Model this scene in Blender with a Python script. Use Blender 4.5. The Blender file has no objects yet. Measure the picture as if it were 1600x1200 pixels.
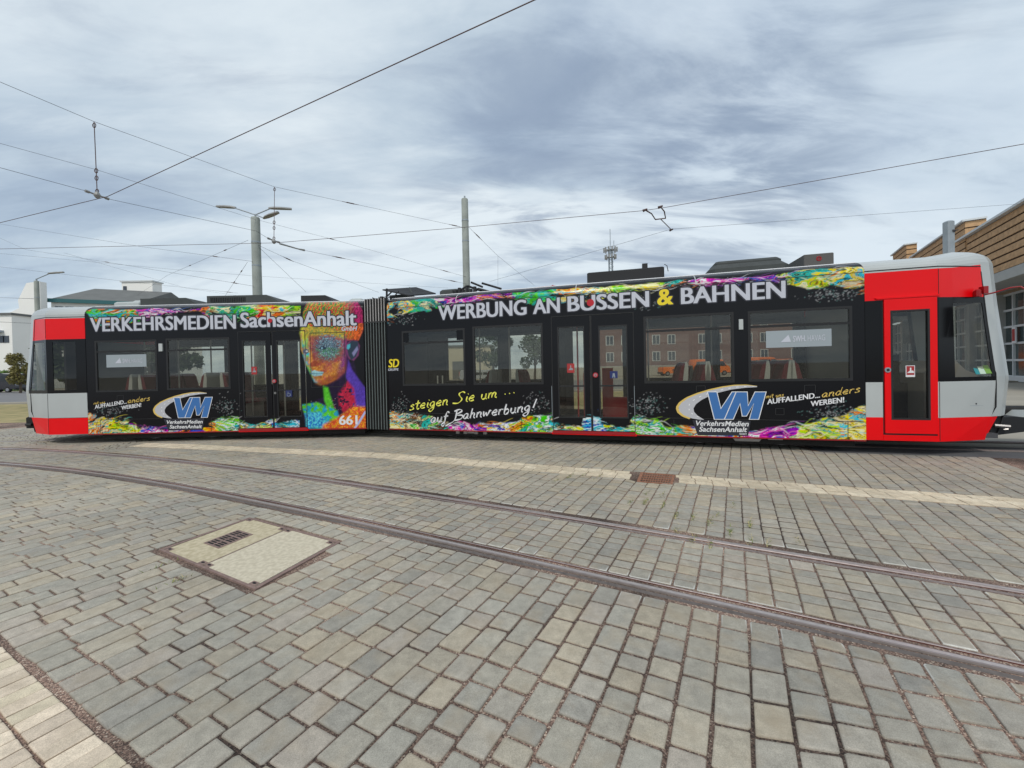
import bpy, bmesh, math, random
import numpy as np
from mathutils import Vector, Matrix
R = math.radians
random.seed(7)
rng = np.random.default_rng(11)
sc = bpy.context.scene
COL = sc.collection

# ------------------------------------------------------------------ camera
H, F, PITCH, ROLL = 1.65, 600.0, 0.6, 0.0216
cd = bpy.data.cameras.new('camera')
cam = bpy.data.objects.new('camera', cd); COL.objects.link(cam)
cd.sensor_fit = 'HORIZONTAL'; cd.sensor_width = 36.0; cd.lens = 36.0 * F / 1600.0
cd.clip_start = 0.05; cd.clip_end = 3000
cd.shift_y = -(600.0 - (575.0 + F * math.tan(R(PITCH)))) / 1600.0
cam.location = (0, 0, H)
cam.matrix_world = Matrix.Translation((0, 0, H)) @ (Matrix.Rotation(R(90 - PITCH), 4, 'X') @ Matrix.Rotation(ROLL, 4, 'Z').inverted())
sc.camera = cam

# ------------------------------------------------------------------ world and sun
SUN_AZ, SUN_EL = R(200), R(52)
w = bpy.data.worlds.new('World'); sc.world = w; w.use_nodes = True
nt = w.node_tree; nt.nodes.clear()
def N(t, **k):
    n = nt.nodes.new(t)
    for a, b in k.items(): setattr(n, a, b)
    return n
def LK(a, b): nt.links.new(a, b)
wout = N('ShaderNodeOutputWorld'); bg = N('ShaderNodeBackground')
tc = N('ShaderNodeTexCoord'); sep = N('ShaderNodeSeparateXYZ'); LK(tc.outputs['Generated'], sep.inputs[0])
zc = N('ShaderNodeMath', operation='MAXIMUM'); LK(sep.outputs[2], zc.inputs[0]); zc.inputs[1].default_value = 0.0
za = N('ShaderNodeMath', operation='ADD'); LK(zc.outputs[0], za.inputs[0]); za.inputs[1].default_value = 0.22
dx = N('ShaderNodeMath', operation='DIVIDE'); LK(sep.outputs[0], dx.inputs[0]); LK(za.outputs[0], dx.inputs[1])
dy = N('ShaderNodeMath', operation='DIVIDE'); LK(sep.outputs[1], dy.inputs[0]); LK(za.outputs[0], dy.inputs[1])
cmb = N('ShaderNodeCombineXYZ'); LK(dx.outputs[0], cmb.inputs[0]); LK(dy.outputs[0], cmb.inputs[1])
mp = N('ShaderNodeMapping'); LK(cmb.outputs[0], mp.inputs[0]); mp.inputs['Location'].default_value = (3.1, 1.7, 0); mp.inputs['Rotation'].default_value = (0, 0, R(-28)); mp.inputs['Scale'].default_value = (0.42, 0.95, 1)
n1 = N('ShaderNodeTexNoise'); LK(mp.outputs[0], n1.inputs['Vector'])
n1.inputs['Scale'].default_value = 1.5; n1.inputs['Detail'].default_value = 9; n1.inputs['Roughness'].default_value = 0.57; n1.inputs['Distortion'].default_value = 0.45
n2 = N('ShaderNodeTexNoise'); LK(mp.outputs[0], n2.inputs['Vector'])
n2.inputs['Scale'].default_value = 0.5; n2.inputs['Detail'].default_value = 2; n2.inputs['Roughness'].default_value = 0.5
ma = N('ShaderNodeMath', operation='MULTIPLY_ADD'); LK(n2.outputs[0], ma.inputs[0]); ma.inputs[1].default_value = 0.55
mb_ = N('ShaderNodeMath', operation='MULTIPLY'); LK(n1.outputs[0], mb_.inputs[0]); mb_.inputs[1].default_value = 0.6
LK(mb_.outputs[0], ma.inputs[2])
ramp = N('ShaderNodeValToRGB'); LK(ma.outputs[0], ramp.inputs[0])
el = ramp.color_ramp.elements
el[0].position = 0.44; el[0].color = (0.20, 0.265, 0.365, 1)
el[1].position = 0.65; el[1].color = (0.67, 0.735, 0.775, 1)
e = el.new(0.50); e.color = (0.325, 0.405, 0.51, 1)
e = el.new(0.565); e.color = (0.455, 0.54, 0.62, 1)
# brighter, milkier band towards the horizon (the cloud deck seen edge on)
hz = N('ShaderNodeMapRange'); LK(sep.outputs[2], hz.inputs[0]); hz.inputs[1].default_value = 0.0; hz.inputs[2].default_value = 0.42; hz.inputs[3].default_value = 0.42; hz.inputs[4].default_value = 0.0
mixh = N('ShaderNodeMixRGB'); LK(hz.outputs[0], mixh.inputs[0]); LK(ramp.outputs[0], mixh.inputs[1]); mixh.inputs[2].default_value = (0.46, 0.56, 0.64, 1)
sky = N('ShaderNodeTexSky'); sky.sky_type = 'NISHITA'; sky.sun_disc = False; sky.sun_elevation = SUN_EL; sky.sun_rotation = SUN_AZ
sk = N('ShaderNodeMixRGB', blend_type='MULTIPLY'); sk.inputs[0].default_value = 1; LK(sky.outputs[0], sk.inputs[1]); sk.inputs[2].default_value = (0.1, 0.1, 0.1, 1)
mixs = N('ShaderNodeMixRGB'); mixs.inputs[0].default_value = 0.94; LK(sk.outputs[0], mixs.inputs[1]); LK(mixh.outputs[0], mixs.inputs[2])
mp3 = N('ShaderNodeMapping'); LK(cmb.outputs[0], mp3.inputs[0]); mp3.inputs['Location'].default_value = (0.7, 2.3, 0); mp3.inputs['Rotation'].default_value = (0, 0, R(-38)); mp3.inputs['Scale'].default_value = (0.55, 1.7, 1)
n3 = N('ShaderNodeTexNoise'); LK(mp3.outputs[0], n3.inputs['Vector']); n3.inputs['Scale'].default_value = 2.3; n3.inputs['Detail'].default_value = 12; n3.inputs['Roughness'].default_value = 0.6; n3.inputs['Distortion'].default_value = 0.5
def cloud(vec, c0, c1, nlo, nhi, amt, col, prev):
    dt = N('ShaderNodeVectorMath', operation='DOT_PRODUCT'); LK(tc.outputs['Generated'], dt.inputs[0]); dt.inputs[1].default_value = Vector(vec).normalized()
    a_ = N('ShaderNodeMapRange', interpolation_type='SMOOTHSTEP'); LK(dt.outputs['Value'], a_.inputs[0]); a_.inputs[1].default_value = c0; a_.inputs[2].default_value = c1; a_.inputs[3].default_value = 0; a_.inputs[4].default_value = amt
    b_ = N('ShaderNodeMapRange', interpolation_type='SMOOTHSTEP'); LK(n3.outputs[0], b_.inputs[0]); b_.inputs[1].default_value = nlo; b_.inputs[2].default_value = nhi
    f_ = N('ShaderNodeMath', operation='MULTIPLY'); LK(a_.outputs[0], f_.inputs[0]); LK(b_.outputs[0], f_.inputs[1])
    m_x = N('ShaderNodeMixRGB'); LK(f_.outputs[0], m_x.inputs[0]); LK(prev, m_x.inputs[1]); m_x.inputs[2].default_value = col; return m_x.outputs[0]
# wisps everywhere, thicker grey shreds towards the middle, milky light upper right
sky_o = cloud((0,0,1), -2, -1.5, .50, .72, .50, (0.62,0.69,0.74,1), mixs.outputs[0])
sky_o = cloud((0,0,1), -2, -1.5, .50, .30, .40, (0.25,0.315,0.42,1), sky_o)
sky_o = cloud((.95,1,.95), .80, .99, .30, .55, .50, (0.56,0.645,0.73,1), sky_o)
sky_o = cloud((.25,1,.55), .86, .99, .56, .36, .55, (0.23,0.295,0.40,1), sky_o)
sky_o = cloud((.56,1,.47), .965, .995, .62, .44, .62, (0.215,0.28,0.385,1), sky_o)
LK(sky_o, bg.inputs[0]); bg.inputs[1].default_value = 1.0
LK(bg.outputs[0], wout.inputs[0])
sd = bpy.data.lights.new('sun', 'SUN'); sd.energy = 1.5; sd.angle = R(14); sd.color = (1.0, 0.95, 0.87)
sun = bpy.data.objects.new('sun', sd); COL.objects.link(sun)
sdir = Vector((math.sin(SUN_AZ) * math.cos(SUN_EL), math.cos(SUN_AZ) * math.cos(SUN_EL), math.sin(SUN_EL)))
sun.rotation_euler = sdir.to_track_quat('Z', 'Y').to_euler()
sun.location = (0, -5, 20)
sc.view_settings.view_transform = 'Standard'; sc.view_settings.look = 'None'
sc.view_settings.exposure = 0.3; sc.view_settings.gamma = 1.0

# ------------------------------------------------------------------ survey helpers (a sight line from the tripod)
_p = R(PITCH); _ppy = 575.0 + F * math.tan(_p); _c, _s = math.cos(ROLL), math.sin(ROLL)
def ray(x, y):
    u = x - 800.0; v = y - _ppy
    a = (u * _c - v * _s) / F; b = (u * _s + v * _c) / F
    return Vector((a, math.cos(_p) - b * math.sin(_p), -b * math.cos(_p) - math.sin(_p)))
def at_z(x, y, z=0.0):
    d = ray(x, y); return Vector((0, 0, H)) + d * ((z - H) / d.z)
def at_y(x, y, Y):
    d = ray(x, y); return Vector((0, 0, H)) + d * (Y / d.y)
def proj(X, Y, Z):
    dz = Z - H
    b = -(dz * math.cos(_p) + Y * math.sin(_p)); wv = Y * math.cos(_p) - dz * math.sin(_p)
    a = X / wv * F; b = b / wv * F
    return 800.0 + a * _c + b * _s, _ppy - a * _s + b * _c

# ------------------------------------------------------------------ materials
def mat(name, col, rough=0.6, metal=0.0, noise=0.0, nscale=20.0, bump=0.0, coat=0.0, emit=None, spec=0.5, attr=None, bscale=None, detail=4, col2=None):
    m = bpy.data.materials.new(name); m.use_nodes = True
    t = m.node_tree; b = t.nodes['Principled BSDF']
    b.inputs['Roughness'].default_value = rough; b.inputs['Metallic'].default_value = metal
    b.inputs['Coat Weight'].default_value = coat; b.inputs['Coat Roughness'].default_value = 0.06
    b.inputs['Specular IOR Level'].default_value = spec
    c = (*col, 1)
    b.inputs['Base Color'].default_value = c
    src = None
    tcn = t.nodes.new('ShaderNodeTexCoord')
    if attr:
        an = t.nodes.new('ShaderNodeAttribute'); an.attribute_name = attr; src = an.outputs['Color']
    if noise > 0 or col2:
        nn = t.nodes.new('ShaderNodeTexNoise'); nn.inputs['Scale'].default_value = nscale; nn.inputs['Detail'].default_value = detail
        t.links.new(tcn.outputs['Object'], nn.inputs['Vector'])
        if col2:
            rr = t.nodes.new('ShaderNodeValToRGB'); rr.color_ramp.elements[0].color = c; rr.color_ramp.elements[1].color = (*col2, 1)
            rr.color_ramp.elements[0].position = 0.38; rr.color_ramp.elements[1].position = 0.62
            t.links.new(nn.outputs[0], rr.inputs[0]); src = rr.outputs[0]
        else:
            mr = t.nodes.new('ShaderNodeMapRange'); mr.inputs[1].default_value = 0.25; mr.inputs[2].default_value = 0.75
            mr.inputs[3].default_value = 1 - noise; mr.inputs[4].default_value = 1 + noise
            t.links.new(nn.outputs[0], mr.inputs[0])
            mx = t.nodes.new('ShaderNodeVectorMath'); mx.operation = 'SCALE'
            if src is not None: t.links.new(src, mx.inputs[0])
            else: mx.inputs[0].default_value = col
            t.links.new(mr.outputs[0], mx.inputs['Scale']); src = mx.outputs[0]
    if src is not None: t.links.new(src, b.inputs['Base Color'])
    if bump > 0:
        bn = t.nodes.new('ShaderNodeTexNoise'); bn.inputs['Scale'].default_value = bscale or nscale * 3; bn.inputs['Detail'].default_value = 5
        t.links.new(tcn.outputs['Object'], bn.inputs['Vector'])
        bp = t.nodes.new('ShaderNodeBump'); bp.inputs['Strength'].default_value = bump; bp.inputs['Distance'].default_value = 0.01
        t.links.new(bn.outputs[0], bp.inputs['Height']); t.links.new(bp.outputs[0], b.inputs['Normal'])
    if emit:
        b.inputs['Emission Color'].default_value = (*emit, 1); b.inputs['Emission Strength'].default_value = 1
    return m
def glass(name, tint, refl=0.10, rough=0.0):
    m = bpy.data.materials.new(name); m.use_nodes = True
    t = m.node_tree; t.nodes.clear()
    o = t.nodes.new('ShaderNodeOutputMaterial'); tr = t.nodes.new('ShaderNodeBsdfTransparent'); tr.inputs[0].default_value = (*tint, 1)
    g = t.nodes.new('ShaderNodeBsdfGlossy'); g.inputs['Roughness'].default_value = rough; g.inputs[0].default_value = (1, 1, 1, 1)
    fr = t.nodes.new('ShaderNodeLayerWeight'); pw = t.nodes.new('ShaderNodeMath'); pw.operation = 'POWER'; pw.inputs[1].default_value = 5; t.links.new(fr.outputs['Facing'], pw.inputs[0])
    ad = t.nodes.new('ShaderNodeMath'); ad.operation = 'MULTIPLY_ADD'; ad.inputs[1].default_value = 0.9; ad.inputs[2].default_value = refl; t.links.new(pw.outputs[0], ad.inputs[0])
    mx = t.nodes.new('ShaderNodeMixShader'); t.links.new(ad.outputs[0], mx.inputs[0]); t.links.new(tr.outputs[0], mx.inputs[1]); t.links.new(g.outputs[0], mx.inputs[2])
    t.links.new(mx.outputs[0], o.inputs[0]); return m

M = {}
M['wrap'] = mat('printed_wrap', (0.02, 0.02, 0.02), 0.2, coat=0.0, spec=0.22, attr='paint')
M['black'] = mat('black_gloss', (0.006, 0.006, 0.007), 0.14, coat=0.0, spec=0.22)
M['rubber'] = mat('black_rubber', (0.012, 0.012, 0.013), 0.55)
M['red'] = mat('red_paint', (0.84, 0.0, 0.003), 0.32, coat=0.0, spec=0.3, noise=0.05, nscale=1.1, detail=7)
M['darkred'] = mat('dark_red_paint', (0.32, 0.008, 0.012), 0.4)
M['grey'] = mat('pale_grey_paint', (0.47, 0.495, 0.485), 0.32, coat=0.15, noise=0.06, nscale=1.3, detail=7)
M['roofgrey'] = mat('roof_grey', (0.44, 0.47, 0.46), 0.5, noise=0.06, nscale=3)
M['equip'] = mat('roof_box_grey', (0.05, 0.056, 0.054), 0.7, noise=0.15, nscale=6)
M['equipdark'] = mat('roof_box_black', (0.016, 0.016, 0.018), 0.7)
M['under'] = mat('underframe', (0.012, 0.011, 0.01), 0.8, noise=0.3, nscale=9)
M['steel'] = mat('worn_steel', (0.30, 0.29, 0.28), 0.4, metal=0.8, noise=0.15, nscale=20)
M['white'] = mat('white_print', (0.56, 0.575, 0.64), 0.4)
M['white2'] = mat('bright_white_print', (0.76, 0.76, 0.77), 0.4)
M['outline'] = mat('dark_outline_print', (0.02, 0.02, 0.03), 0.4)
M['yellow'] = mat('yellow_print', (0.85, 0.66, 0.02), 0.4)
M['lemon'] = mat('lemon_print', (0.86, 0.83, 0.12), 0.4)
M['gold'] = mat('gold_print', (0.72, 0.5, 0.12), 0.4)
M['blue'] = mat('blue_print', (0.045, 0.16, 0.42), 0.35)
M['road'] = mat('road_print', (0.5, 0.5, 0.53), 0.4)
M['reddot'] = mat('red_print', (0.5, 0.01, 0.02), 0.4)
M['opsign'] = mat('operator_sign', (0.33,0.375,0.40), 0.4)
M['signgrey'] = mat('grey_sign', (0.27, 0.31, 0.34), 0.45)
M['pane'] = glass('tinted_glass', (0.84, 0.84, 0.80), 0.04)
M['panedark'] = glass('dark_tinted_glass', (0.62, 0.60, 0.55), 0.045)
M['seat'] = mat('maroon_seat', (0.12, 0.008, 0.016), 0.85, noise=0.2, nscale=60)
M['shell'] = mat('grey_seat_shell', (0.42, 0.42, 0.40), 0.5)
M['interior'] = mat('interior_grey', (0.28, 0.29, 0.28), 0.6)
M['floor_in'] = mat('interior_floor', (0.07, 0.07, 0.075), 0.6)
M['pole_in'] = mat('red_grab_pole', (0.4, 0.03, 0.03), 0.35)
M['bellow'] = mat('bellows_grey', (0.17, 0.20, 0.195), 0.6, noise=0.1, nscale=5)
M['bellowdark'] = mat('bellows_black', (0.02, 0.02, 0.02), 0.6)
M['bellowlight'] = mat('bellows_pale', (0.5, 0.48, 0.47), 0.6)
M['concrete_pole'] = mat('concrete_pole', (0.33, 0.355, 0.325), 0.85, noise=0.2, nscale=2.2, bump=0.3, detail=9)
M['steelgrey'] = mat('galvanised', (0.33, 0.37, 0.40), 0.55, metal=0.2, noise=0.08, nscale=5)
M['wire'] = mat('wire', (0.05, 0.045, 0.05), 0.6)
M['wirered'] = mat('copper_wire', (0.10, 0.055, 0.05), 0.6)
M['lamp'] = mat('lamp_housing', (0.28, 0.28, 0.27), 0.5)
M['orangevan'] = mat('orange_paint', (0.85, 0.20, 0.02), 0.35, coat=0.3)
M['carblack'] = mat('black_car_paint', (0.012, 0.012, 0.02), 0.2, coat=0.6)
M['tyre'] = mat('tyre', (0.012, 0.012, 0.012), 0.8)
M['rim'] = mat('rim', (0.4, 0.4, 0.42), 0.35, metal=0.8)
M['carglass'] = mat('car_glass', (0.02, 0.025, 0.03), 0.08)
M['lens'] = mat('lamp_lens', (0.5, 0.08, 0.05), 0.2)

# ------------------------------------------------------------------ mesh helpers
IDT = lambda a, b, c: (a, b, c)
class MB:
    def __init__(s, T=IDT): s.v = []; s.f = []; s.T = T; s.m = []; s.cur = 0
    def add(s, vs, fs):
        o = len(s.v); s.v += [tuple(s.T(*p)) for p in vs]; s.f += [tuple(i + o for i in f) for f in fs]; s.m += [s.cur] * len(fs); return s
    def box(s, x0, x1, y0, y1, z0, z1):
        return s.add([(x0,y0,z0),(x1,y0,z0),(x1,y1,z0),(x0,y1,z0),(x0,y0,z1),(x1,y0,z1),(x1,y1,z1),(x0,y1,z1)],
            [(0,3,2,1),(4,5,6,7),(0,1,5,4),(1,2,6,5),(2,3,7,6),(3,0,4,7)])
    def bbox(s, x0, x1, y0, y1, z0, z1, b=0.02):   # chamfered box (verticals and top)
        xs = [(x0+b,y0),(x1-b,y0),(x1,y0+b),(x1,y1-b),(x1-b,y1),(x0+b,y1),(x0,y1-b),(x0,y0+b)]
        cx, cy = (x0+x1)/2, (y0+y1)/2
        ins = [(cx+(x-cx)*(1-2*b/max(x1-x0,1e-3)), cy+(y-cy)*(1-2*b/max(y1-y0,1e-3))) for x, y in xs]
        vs = [(x,y,z0) for x,y in xs] + [(x,y,z1-b) for x,y in xs] + [(x,y,z1) for x,y in ins]
        fs = [tuple(range(7,-1,-1)), tuple(range(16,24))]
        for k in (0, 8):
            for i in range(8): j=(i+1)%8; fs.append((k+i,k+j,k+8+j,k+8+i))
        return s.add(vs, fs)
    def prism(s, pts, a0, a1, axis='y'):   # polygon (p,q) extruded along an axis
        n = len(pts)
        def P(p, q, a): return {'y': (p, a, q), 'x': (a, p, q), 'z': (p, q, a)}[axis]
        vs = [P(p,q,a0) for p,q in pts] + [P(p,q,a1) for p,q in pts]
        fs = [tuple(range(n)), tuple(range(2*n-1, n-1, -1))] + [(i, i+n, (i+1)%n+n, (i+1)%n) for i in range(n)]
        return s.add(vs, fs)
    def tube(s, pts, r, n=6, caps=True):
        pts = [Vector(p) for p in pts]; rs = r if isinstance(r, (list, tuple)) else [r]*len(pts)
        vs = []; fs = []
        for i, p in enumerate(pts):
            d = (pts[min(i+1,len(pts)-1)] - pts[max(i-1,0)]).normalized()
            up = Vector((0,0,1)) if abs(d.z) < 0.95 else Vector((1,0,0))
            a = d.cross(up).normalized(); b = d.cross(a).normalized()
            for k in range(n):
                t = 2*math.pi*k/n; vs.append(tuple(p + (a*math.cos(t) + b*math.sin(t))*rs[i]))
        for i in range(len(pts)-1):
            for k in range(n): fs.append((i*n+k, i*n+(k+1)%n, (i+1)*n+(k+1)%n, (i+1)*n+k))
        if caps: fs += [tuple(range(n-1,-1,-1)), tuple(range((len(pts)-1)*n, len(pts)*n))]
        return s.add(vs, fs)
    def obj(s, name, m, parent=None, smooth=False, off=(0,0,0)):
        me = bpy.data.meshes.new(name)
        me.from_pydata([(a-off[0], b-off[1], c-off[2]) for a,b,c in s.v], [], s.f)
        for mm in (m if isinstance(m, (list, tuple)) else [m]): me.materials.append(mm)
        if isinstance(m, (list, tuple)): me.polygons.foreach_set('material_index', s.m)
        me.update()
        bm = bmesh.new(); bm.from_mesh(me); bmesh.ops.recalc_face_normals(bm, faces=bm.faces); bm.to_mesh(me); bm.free()
        if smooth: me.polygons.foreach_set('use_smooth', [True]*len(me.polygons))
        o = bpy.data.objects.new(name, me); COL.objects.link(o)
        if parent: o.parent = parent
        return o
def tag(o, label=None, cat=None, group=None, kind=None):
    if label: o['label'] = label
    if cat: o['category'] = cat
    if group: o['group'] = group
    if kind: o['kind'] = kind
    return o
def empty(name, loc, label, cat, group=None, rz=0):
    o = bpy.data.objects.new(name, None); COL.objects.link(o); o.location = loc; o.rotation_euler = (0,0,rz); o.empty_display_size = 0.3
    return tag(o, label, cat, group)
def text_mesh(s, off=0.0, spacing=1.0):
    c = bpy.data.curves.new('t', 'FONT'); c.body = s; c.size = 1; c.offset = off; c.resolution_u = 4; c.space_character = spacing
    o = bpy.data.objects.new('t', c); COL.objects.link(o)
    dg = bpy.context.evaluated_depsgraph_get(); me = bpy.data.meshes.new_from_object(o.evaluated_get(dg))
    vs = [tuple(v.co) for v in me.vertices]; fs = [tuple(p.vertices) for p in me.polygons]
    bpy.data.objects.remove(o); bpy.data.curves.remove(c); bpy.data.meshes.remove(me)
    return vs, fs

# ------------------------------------------------------------------ noise in numpy
def vnoise(x, y, seed):
    g = np.random.default_rng(seed).random((256, 256))
    xi = np.floor(x).astype(int); yi = np.floor(y).astype(int); fx = x - xi; fy = y - yi
    fx = fx*fx*(3-2*fx); fy = fy*fy*(3-2*fy)
    a = g[yi & 255, xi & 255]; b = g[yi & 255, (xi+1) & 255]; c = g[(yi+1) & 255, xi & 255]; d = g[(yi+1) & 255, (xi+1) & 255]
    return (a*(1-fx)+b*fx)*(1-fy) + (c*(1-fx)+d*fx)*fy
def fbm(x, y, seed, o=4):
    s = 0; a = 0.5; t = 0
    for k in range(o): s = s + a*vnoise(x*2**k+17*k, y*2**k+9*k, seed+k); t += a; a *= 0.5
    return s / t
def sstep(a, b, x):
    t = np.clip((x-a)/(b-a), 0, 1); return t*t*(3-2*t)

# ================================================================== GROUND
def d2(ang): return np.array([math.sin(R(ang)), math.cos(R(ang))])
D1 = d2(30.6); D2 = np.array([D1[1], -D1[0]])      # rows run along D1, rows are stacked along D2
# --- rails: centre line of the head, far rail fitted, near rail offset by the gauge
railU = np.array([(-12.3,9.17),(-10.04,8.56),(-8.02,7.96),(-6.07,7.23),(-4.46,6.61),(-3.01,5.95),(-0.85,4.86),(-0.03,4.51),(0.66,4.14),(1.76,3.56),(2.22,3.37),(2.62,3.17),(2.95,2.97),(3.59,2.71)])
railL = np.array([(-10.07,7.5),(-8.18,6.96),(-6.23,6.17),(-4.66,5.54),(-3.37,4.97),(-2.28,4.47),(-0.65,3.64),(-0.03,3.37),(0.48,3.08),(1.31,2.66),(1.64,2.5),(1.94,2.34),(2.21,2.22),(2.67,2.01)])
kU = np.polyfit(railU[:,0], railU[:,1], 3); kL = np.polyfit(railL[:,0], railL[:,1], 3)
def curve_pts(k, x0, x1, lo, hi, n=150):
    xs = np.linspace(x0, x1, n); dk = np.polyder(k)
    ys = np.where(xs < lo, np.polyval(k, lo) + np.polyval(dk, lo)*(xs-lo), np.where(xs > hi, np.polyval(k, hi) + np.polyval(dk, hi)*(xs-hi), np.polyval(k, xs)))
    return np.stack([xs, ys], 1)
PU = curve_pts(kU, -26, 9, -12, 3.4); PL = curve_pts(kL, -26, 9, -10, 2.6)
def offset(P, d):
    t = np.gradient(P, axis=0); t /= np.linalg.norm(t, axis=1)[:,None]
    return P + np.stack([-t[:,1], t[:,0]], 1)*d
def ydiff(P, x, y): return y - np.interp(x, P[:,0], P[:,1])
# --- tram frame of reference
AY = 9.47
TRACK_A = AY + 1.15
def TA(u, v, z): return (u, AY + v, z)
BX, BY, BC, BS = -3.02, 9.30, 0.9638, -0.2666
def TB(u, v, z): return (BX + BC*u - BS*v, BY + BS*u + BC*v, z)
# --- yellow gutter strip, pale pavement strip
GUT = np.array([(-26,13.0),(-8.3,9.30),(-2.6,7.72),(1.94,5.92),(5.96,4.45),(12,2.2)])
GW = 0.42
EDGE0 = np.array((-3.28,2.41)); EDGED = np.array((1.68,-0.81)); EDGED = EDGED/np.linalg.norm(EDGED); EDGEN = np.array((-EDGED[1], EDGED[0]))
cover = np.array([at_z(*q)[:2] for q in [(397.5,922.5),(532.5,847.5),(390,808.8),(247.5,860)]])   # bottom, right, top, left
grate = np.array([at_z(*q)[:2] for q in [(995,752.5),(1001,738),(1055,742.5),(1051,757)]])
def inquad(x, y, q, m):
    c = q.mean(0); ok = np.ones_like(x, bool)
    sgn = np.sign((q[1]-q[0])[0]*(q[2]-q[1])[1] - (q[1]-q[0])[1]*(q[2]-q[1])[0])
    for i in range(4):
        a = q[i]; b = q[(i+1)%4]; e = (b-a)/np.linalg.norm(b-a)
        ok &= sgn*(e[0]*(y-a[1]) - e[1]*(x-a[0])) > -m
    return ok
gut_n = lambda x, y: (y - np.interp(x, GUT[:,0], GUT[:,1])) * 0.95
TRKB0 = np.array(TB(0, 0.15, 0)[:2]);
def trackdist(x, y):   # distance behind the tram's near side
    vb = (x-BX)*(-BS) + (y-BY)*BC
    return np.where(x < -3.2, y - AY, vb)
HW = 0.115
def zone(x, y):
    z = np.zeros_like(x, int)
    sU = ydiff(PU, x, y)*0.93; sL = ydiff(PL, x, y)*0.93; g = gut_n(x, y); e = (x-EDGE0[0])*EDGEN[0] + (y-EDGE0[1])*EDGEN[1]
    td = trackdist(x, y)
    z = np.where(e < 0.012, 0, 1)
    z = np.where(sL > -HW, 0, z); z = np.where(sL > 0.10, 2, z)
    z = np.where(sU > -0.10, 0, z); z = np.where(sU > HW, 3, z)
    z = np.where(g > -GW-0.005, 0, z); z = np.where(g > 0.008, 5, z)
    z = np.where((sU > HW) & (x < -9.0), 3, z)
    z = np.where(td > np.where(x < -11.2, 9, np.where(x > 5.5, 0.06, 1.1)), 0, z)
    z = np.where(x*D2[0] + y*D2[1] > 3.50, 0, z)
    z = np.where(inquad(x, y, cover, 0.03), 0, z); z = np.where(inquad(x, y, grate, 0.01), 0, z)
    # outside the view with a margin
    z = np.where((np.abs(x) > 1.42*y + 2.2) | (y < 0.7), 0, z)
    return z
# stone builder -----------------------------------------------------
SV, SF, SC = [], [], []
tones = np.array([(0.435,0.415,0.345),(0.405,0.39,0.33),(0.46,0.425,0.34),(0.44,0.405,0.345),(0.37,0.36,0.315),(0.45,0.425,0.36),(0.41,0.40,0.345),(0.475,0.43,0.335),(0.43,0.41,0.345),(0.42,0.40,0.34)])
tan = np.array([(0.80,0.70,0.52),(0.84,0.74,0.56),(0.77,0.68,0.51),(0.86,0.77,0.59)])
tan2 = np.array([(0.76,0.655,0.51),(0.80,0.69,0.54),(0.74,0.635,0.50),(0.74,0.66,0.49),(0.84,0.73,0.57)])
def stone(q, col, rnd=0.012, lift=0.0, bev=0.007, chip=None):
    """q: four corners (ccw) of the stone in plan"""
    c = sum(q)/4; n = 4; ring = []
    for i in range(4):
        p = q[i]; a = q[i-1]-p; b = q[(i+1)%4]-p
        la, lb = np.linalg.norm(a)+1e-6, np.linalg.norm(b)+1e-6
        r = min(rnd*(0.6+0.9*random.random()), 0.4*la, 0.4*lb)
        ring += [p + a/la*r, p + (a/la+b/lb)*r*0.28, p + b/lb*r]
    ring = [r + np.array((random.uniform(-1,1), random.uniform(-1,1)))*0.0026 for r in ring]
    N_ = len(ring); o = len(SV)
    tx, ty = random.uniform(-.014,.014), random.uniform(-.014,.014); zz = lift + random.uniform(-0.0025, 0.0025)
    def hz(p, d): return zz + (p[0]-c[0])*tx + (p[1]-c[1])*ty + d
    for r in ring: SV.append((r[0], r[1], zz-0.05))
    for r in ring: SV.append((r[0], r[1], hz(r, -bev*1.1)))
    for r in ring:
        v = c-r; l = np.linalg.norm(v); r2 = r + v/l*bev*0.6; SV.append((r2[0], r2[1], hz(r2, -bev*0.35)))
    for r in ring:
        v = c-r; l = np.linalg.norm(v); r3 = r + v/l*min(bev*2.2, l*0.5); SV.append((r3[0], r3[1], hz(r3, 0)))
    for k in (0, 1, 2):
        for i in range(N_): j = (i+1) % N_; SF.append((o+k*N_+i, o+k*N_+j, o+(k+1)*N_+j, o+(k+1)*N_+i))
    SF.append(tuple(range(o+3*N_, o+4*N_))); s0_ = len(SC)
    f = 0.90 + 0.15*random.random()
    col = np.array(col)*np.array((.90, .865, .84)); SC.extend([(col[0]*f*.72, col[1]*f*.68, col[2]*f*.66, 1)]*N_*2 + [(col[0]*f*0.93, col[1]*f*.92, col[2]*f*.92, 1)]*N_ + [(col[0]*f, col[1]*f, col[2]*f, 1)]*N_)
    if chip is not None:
        for i in range(N_):
            if np.dot(ring[i]-c, chip) > 0.3*max(np.dot(r-c, chip) for r in ring) and random.random() < .75: SC[s0_+2*N_+i] = (.62,.61,.56,1)
P_ = 0.161
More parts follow.
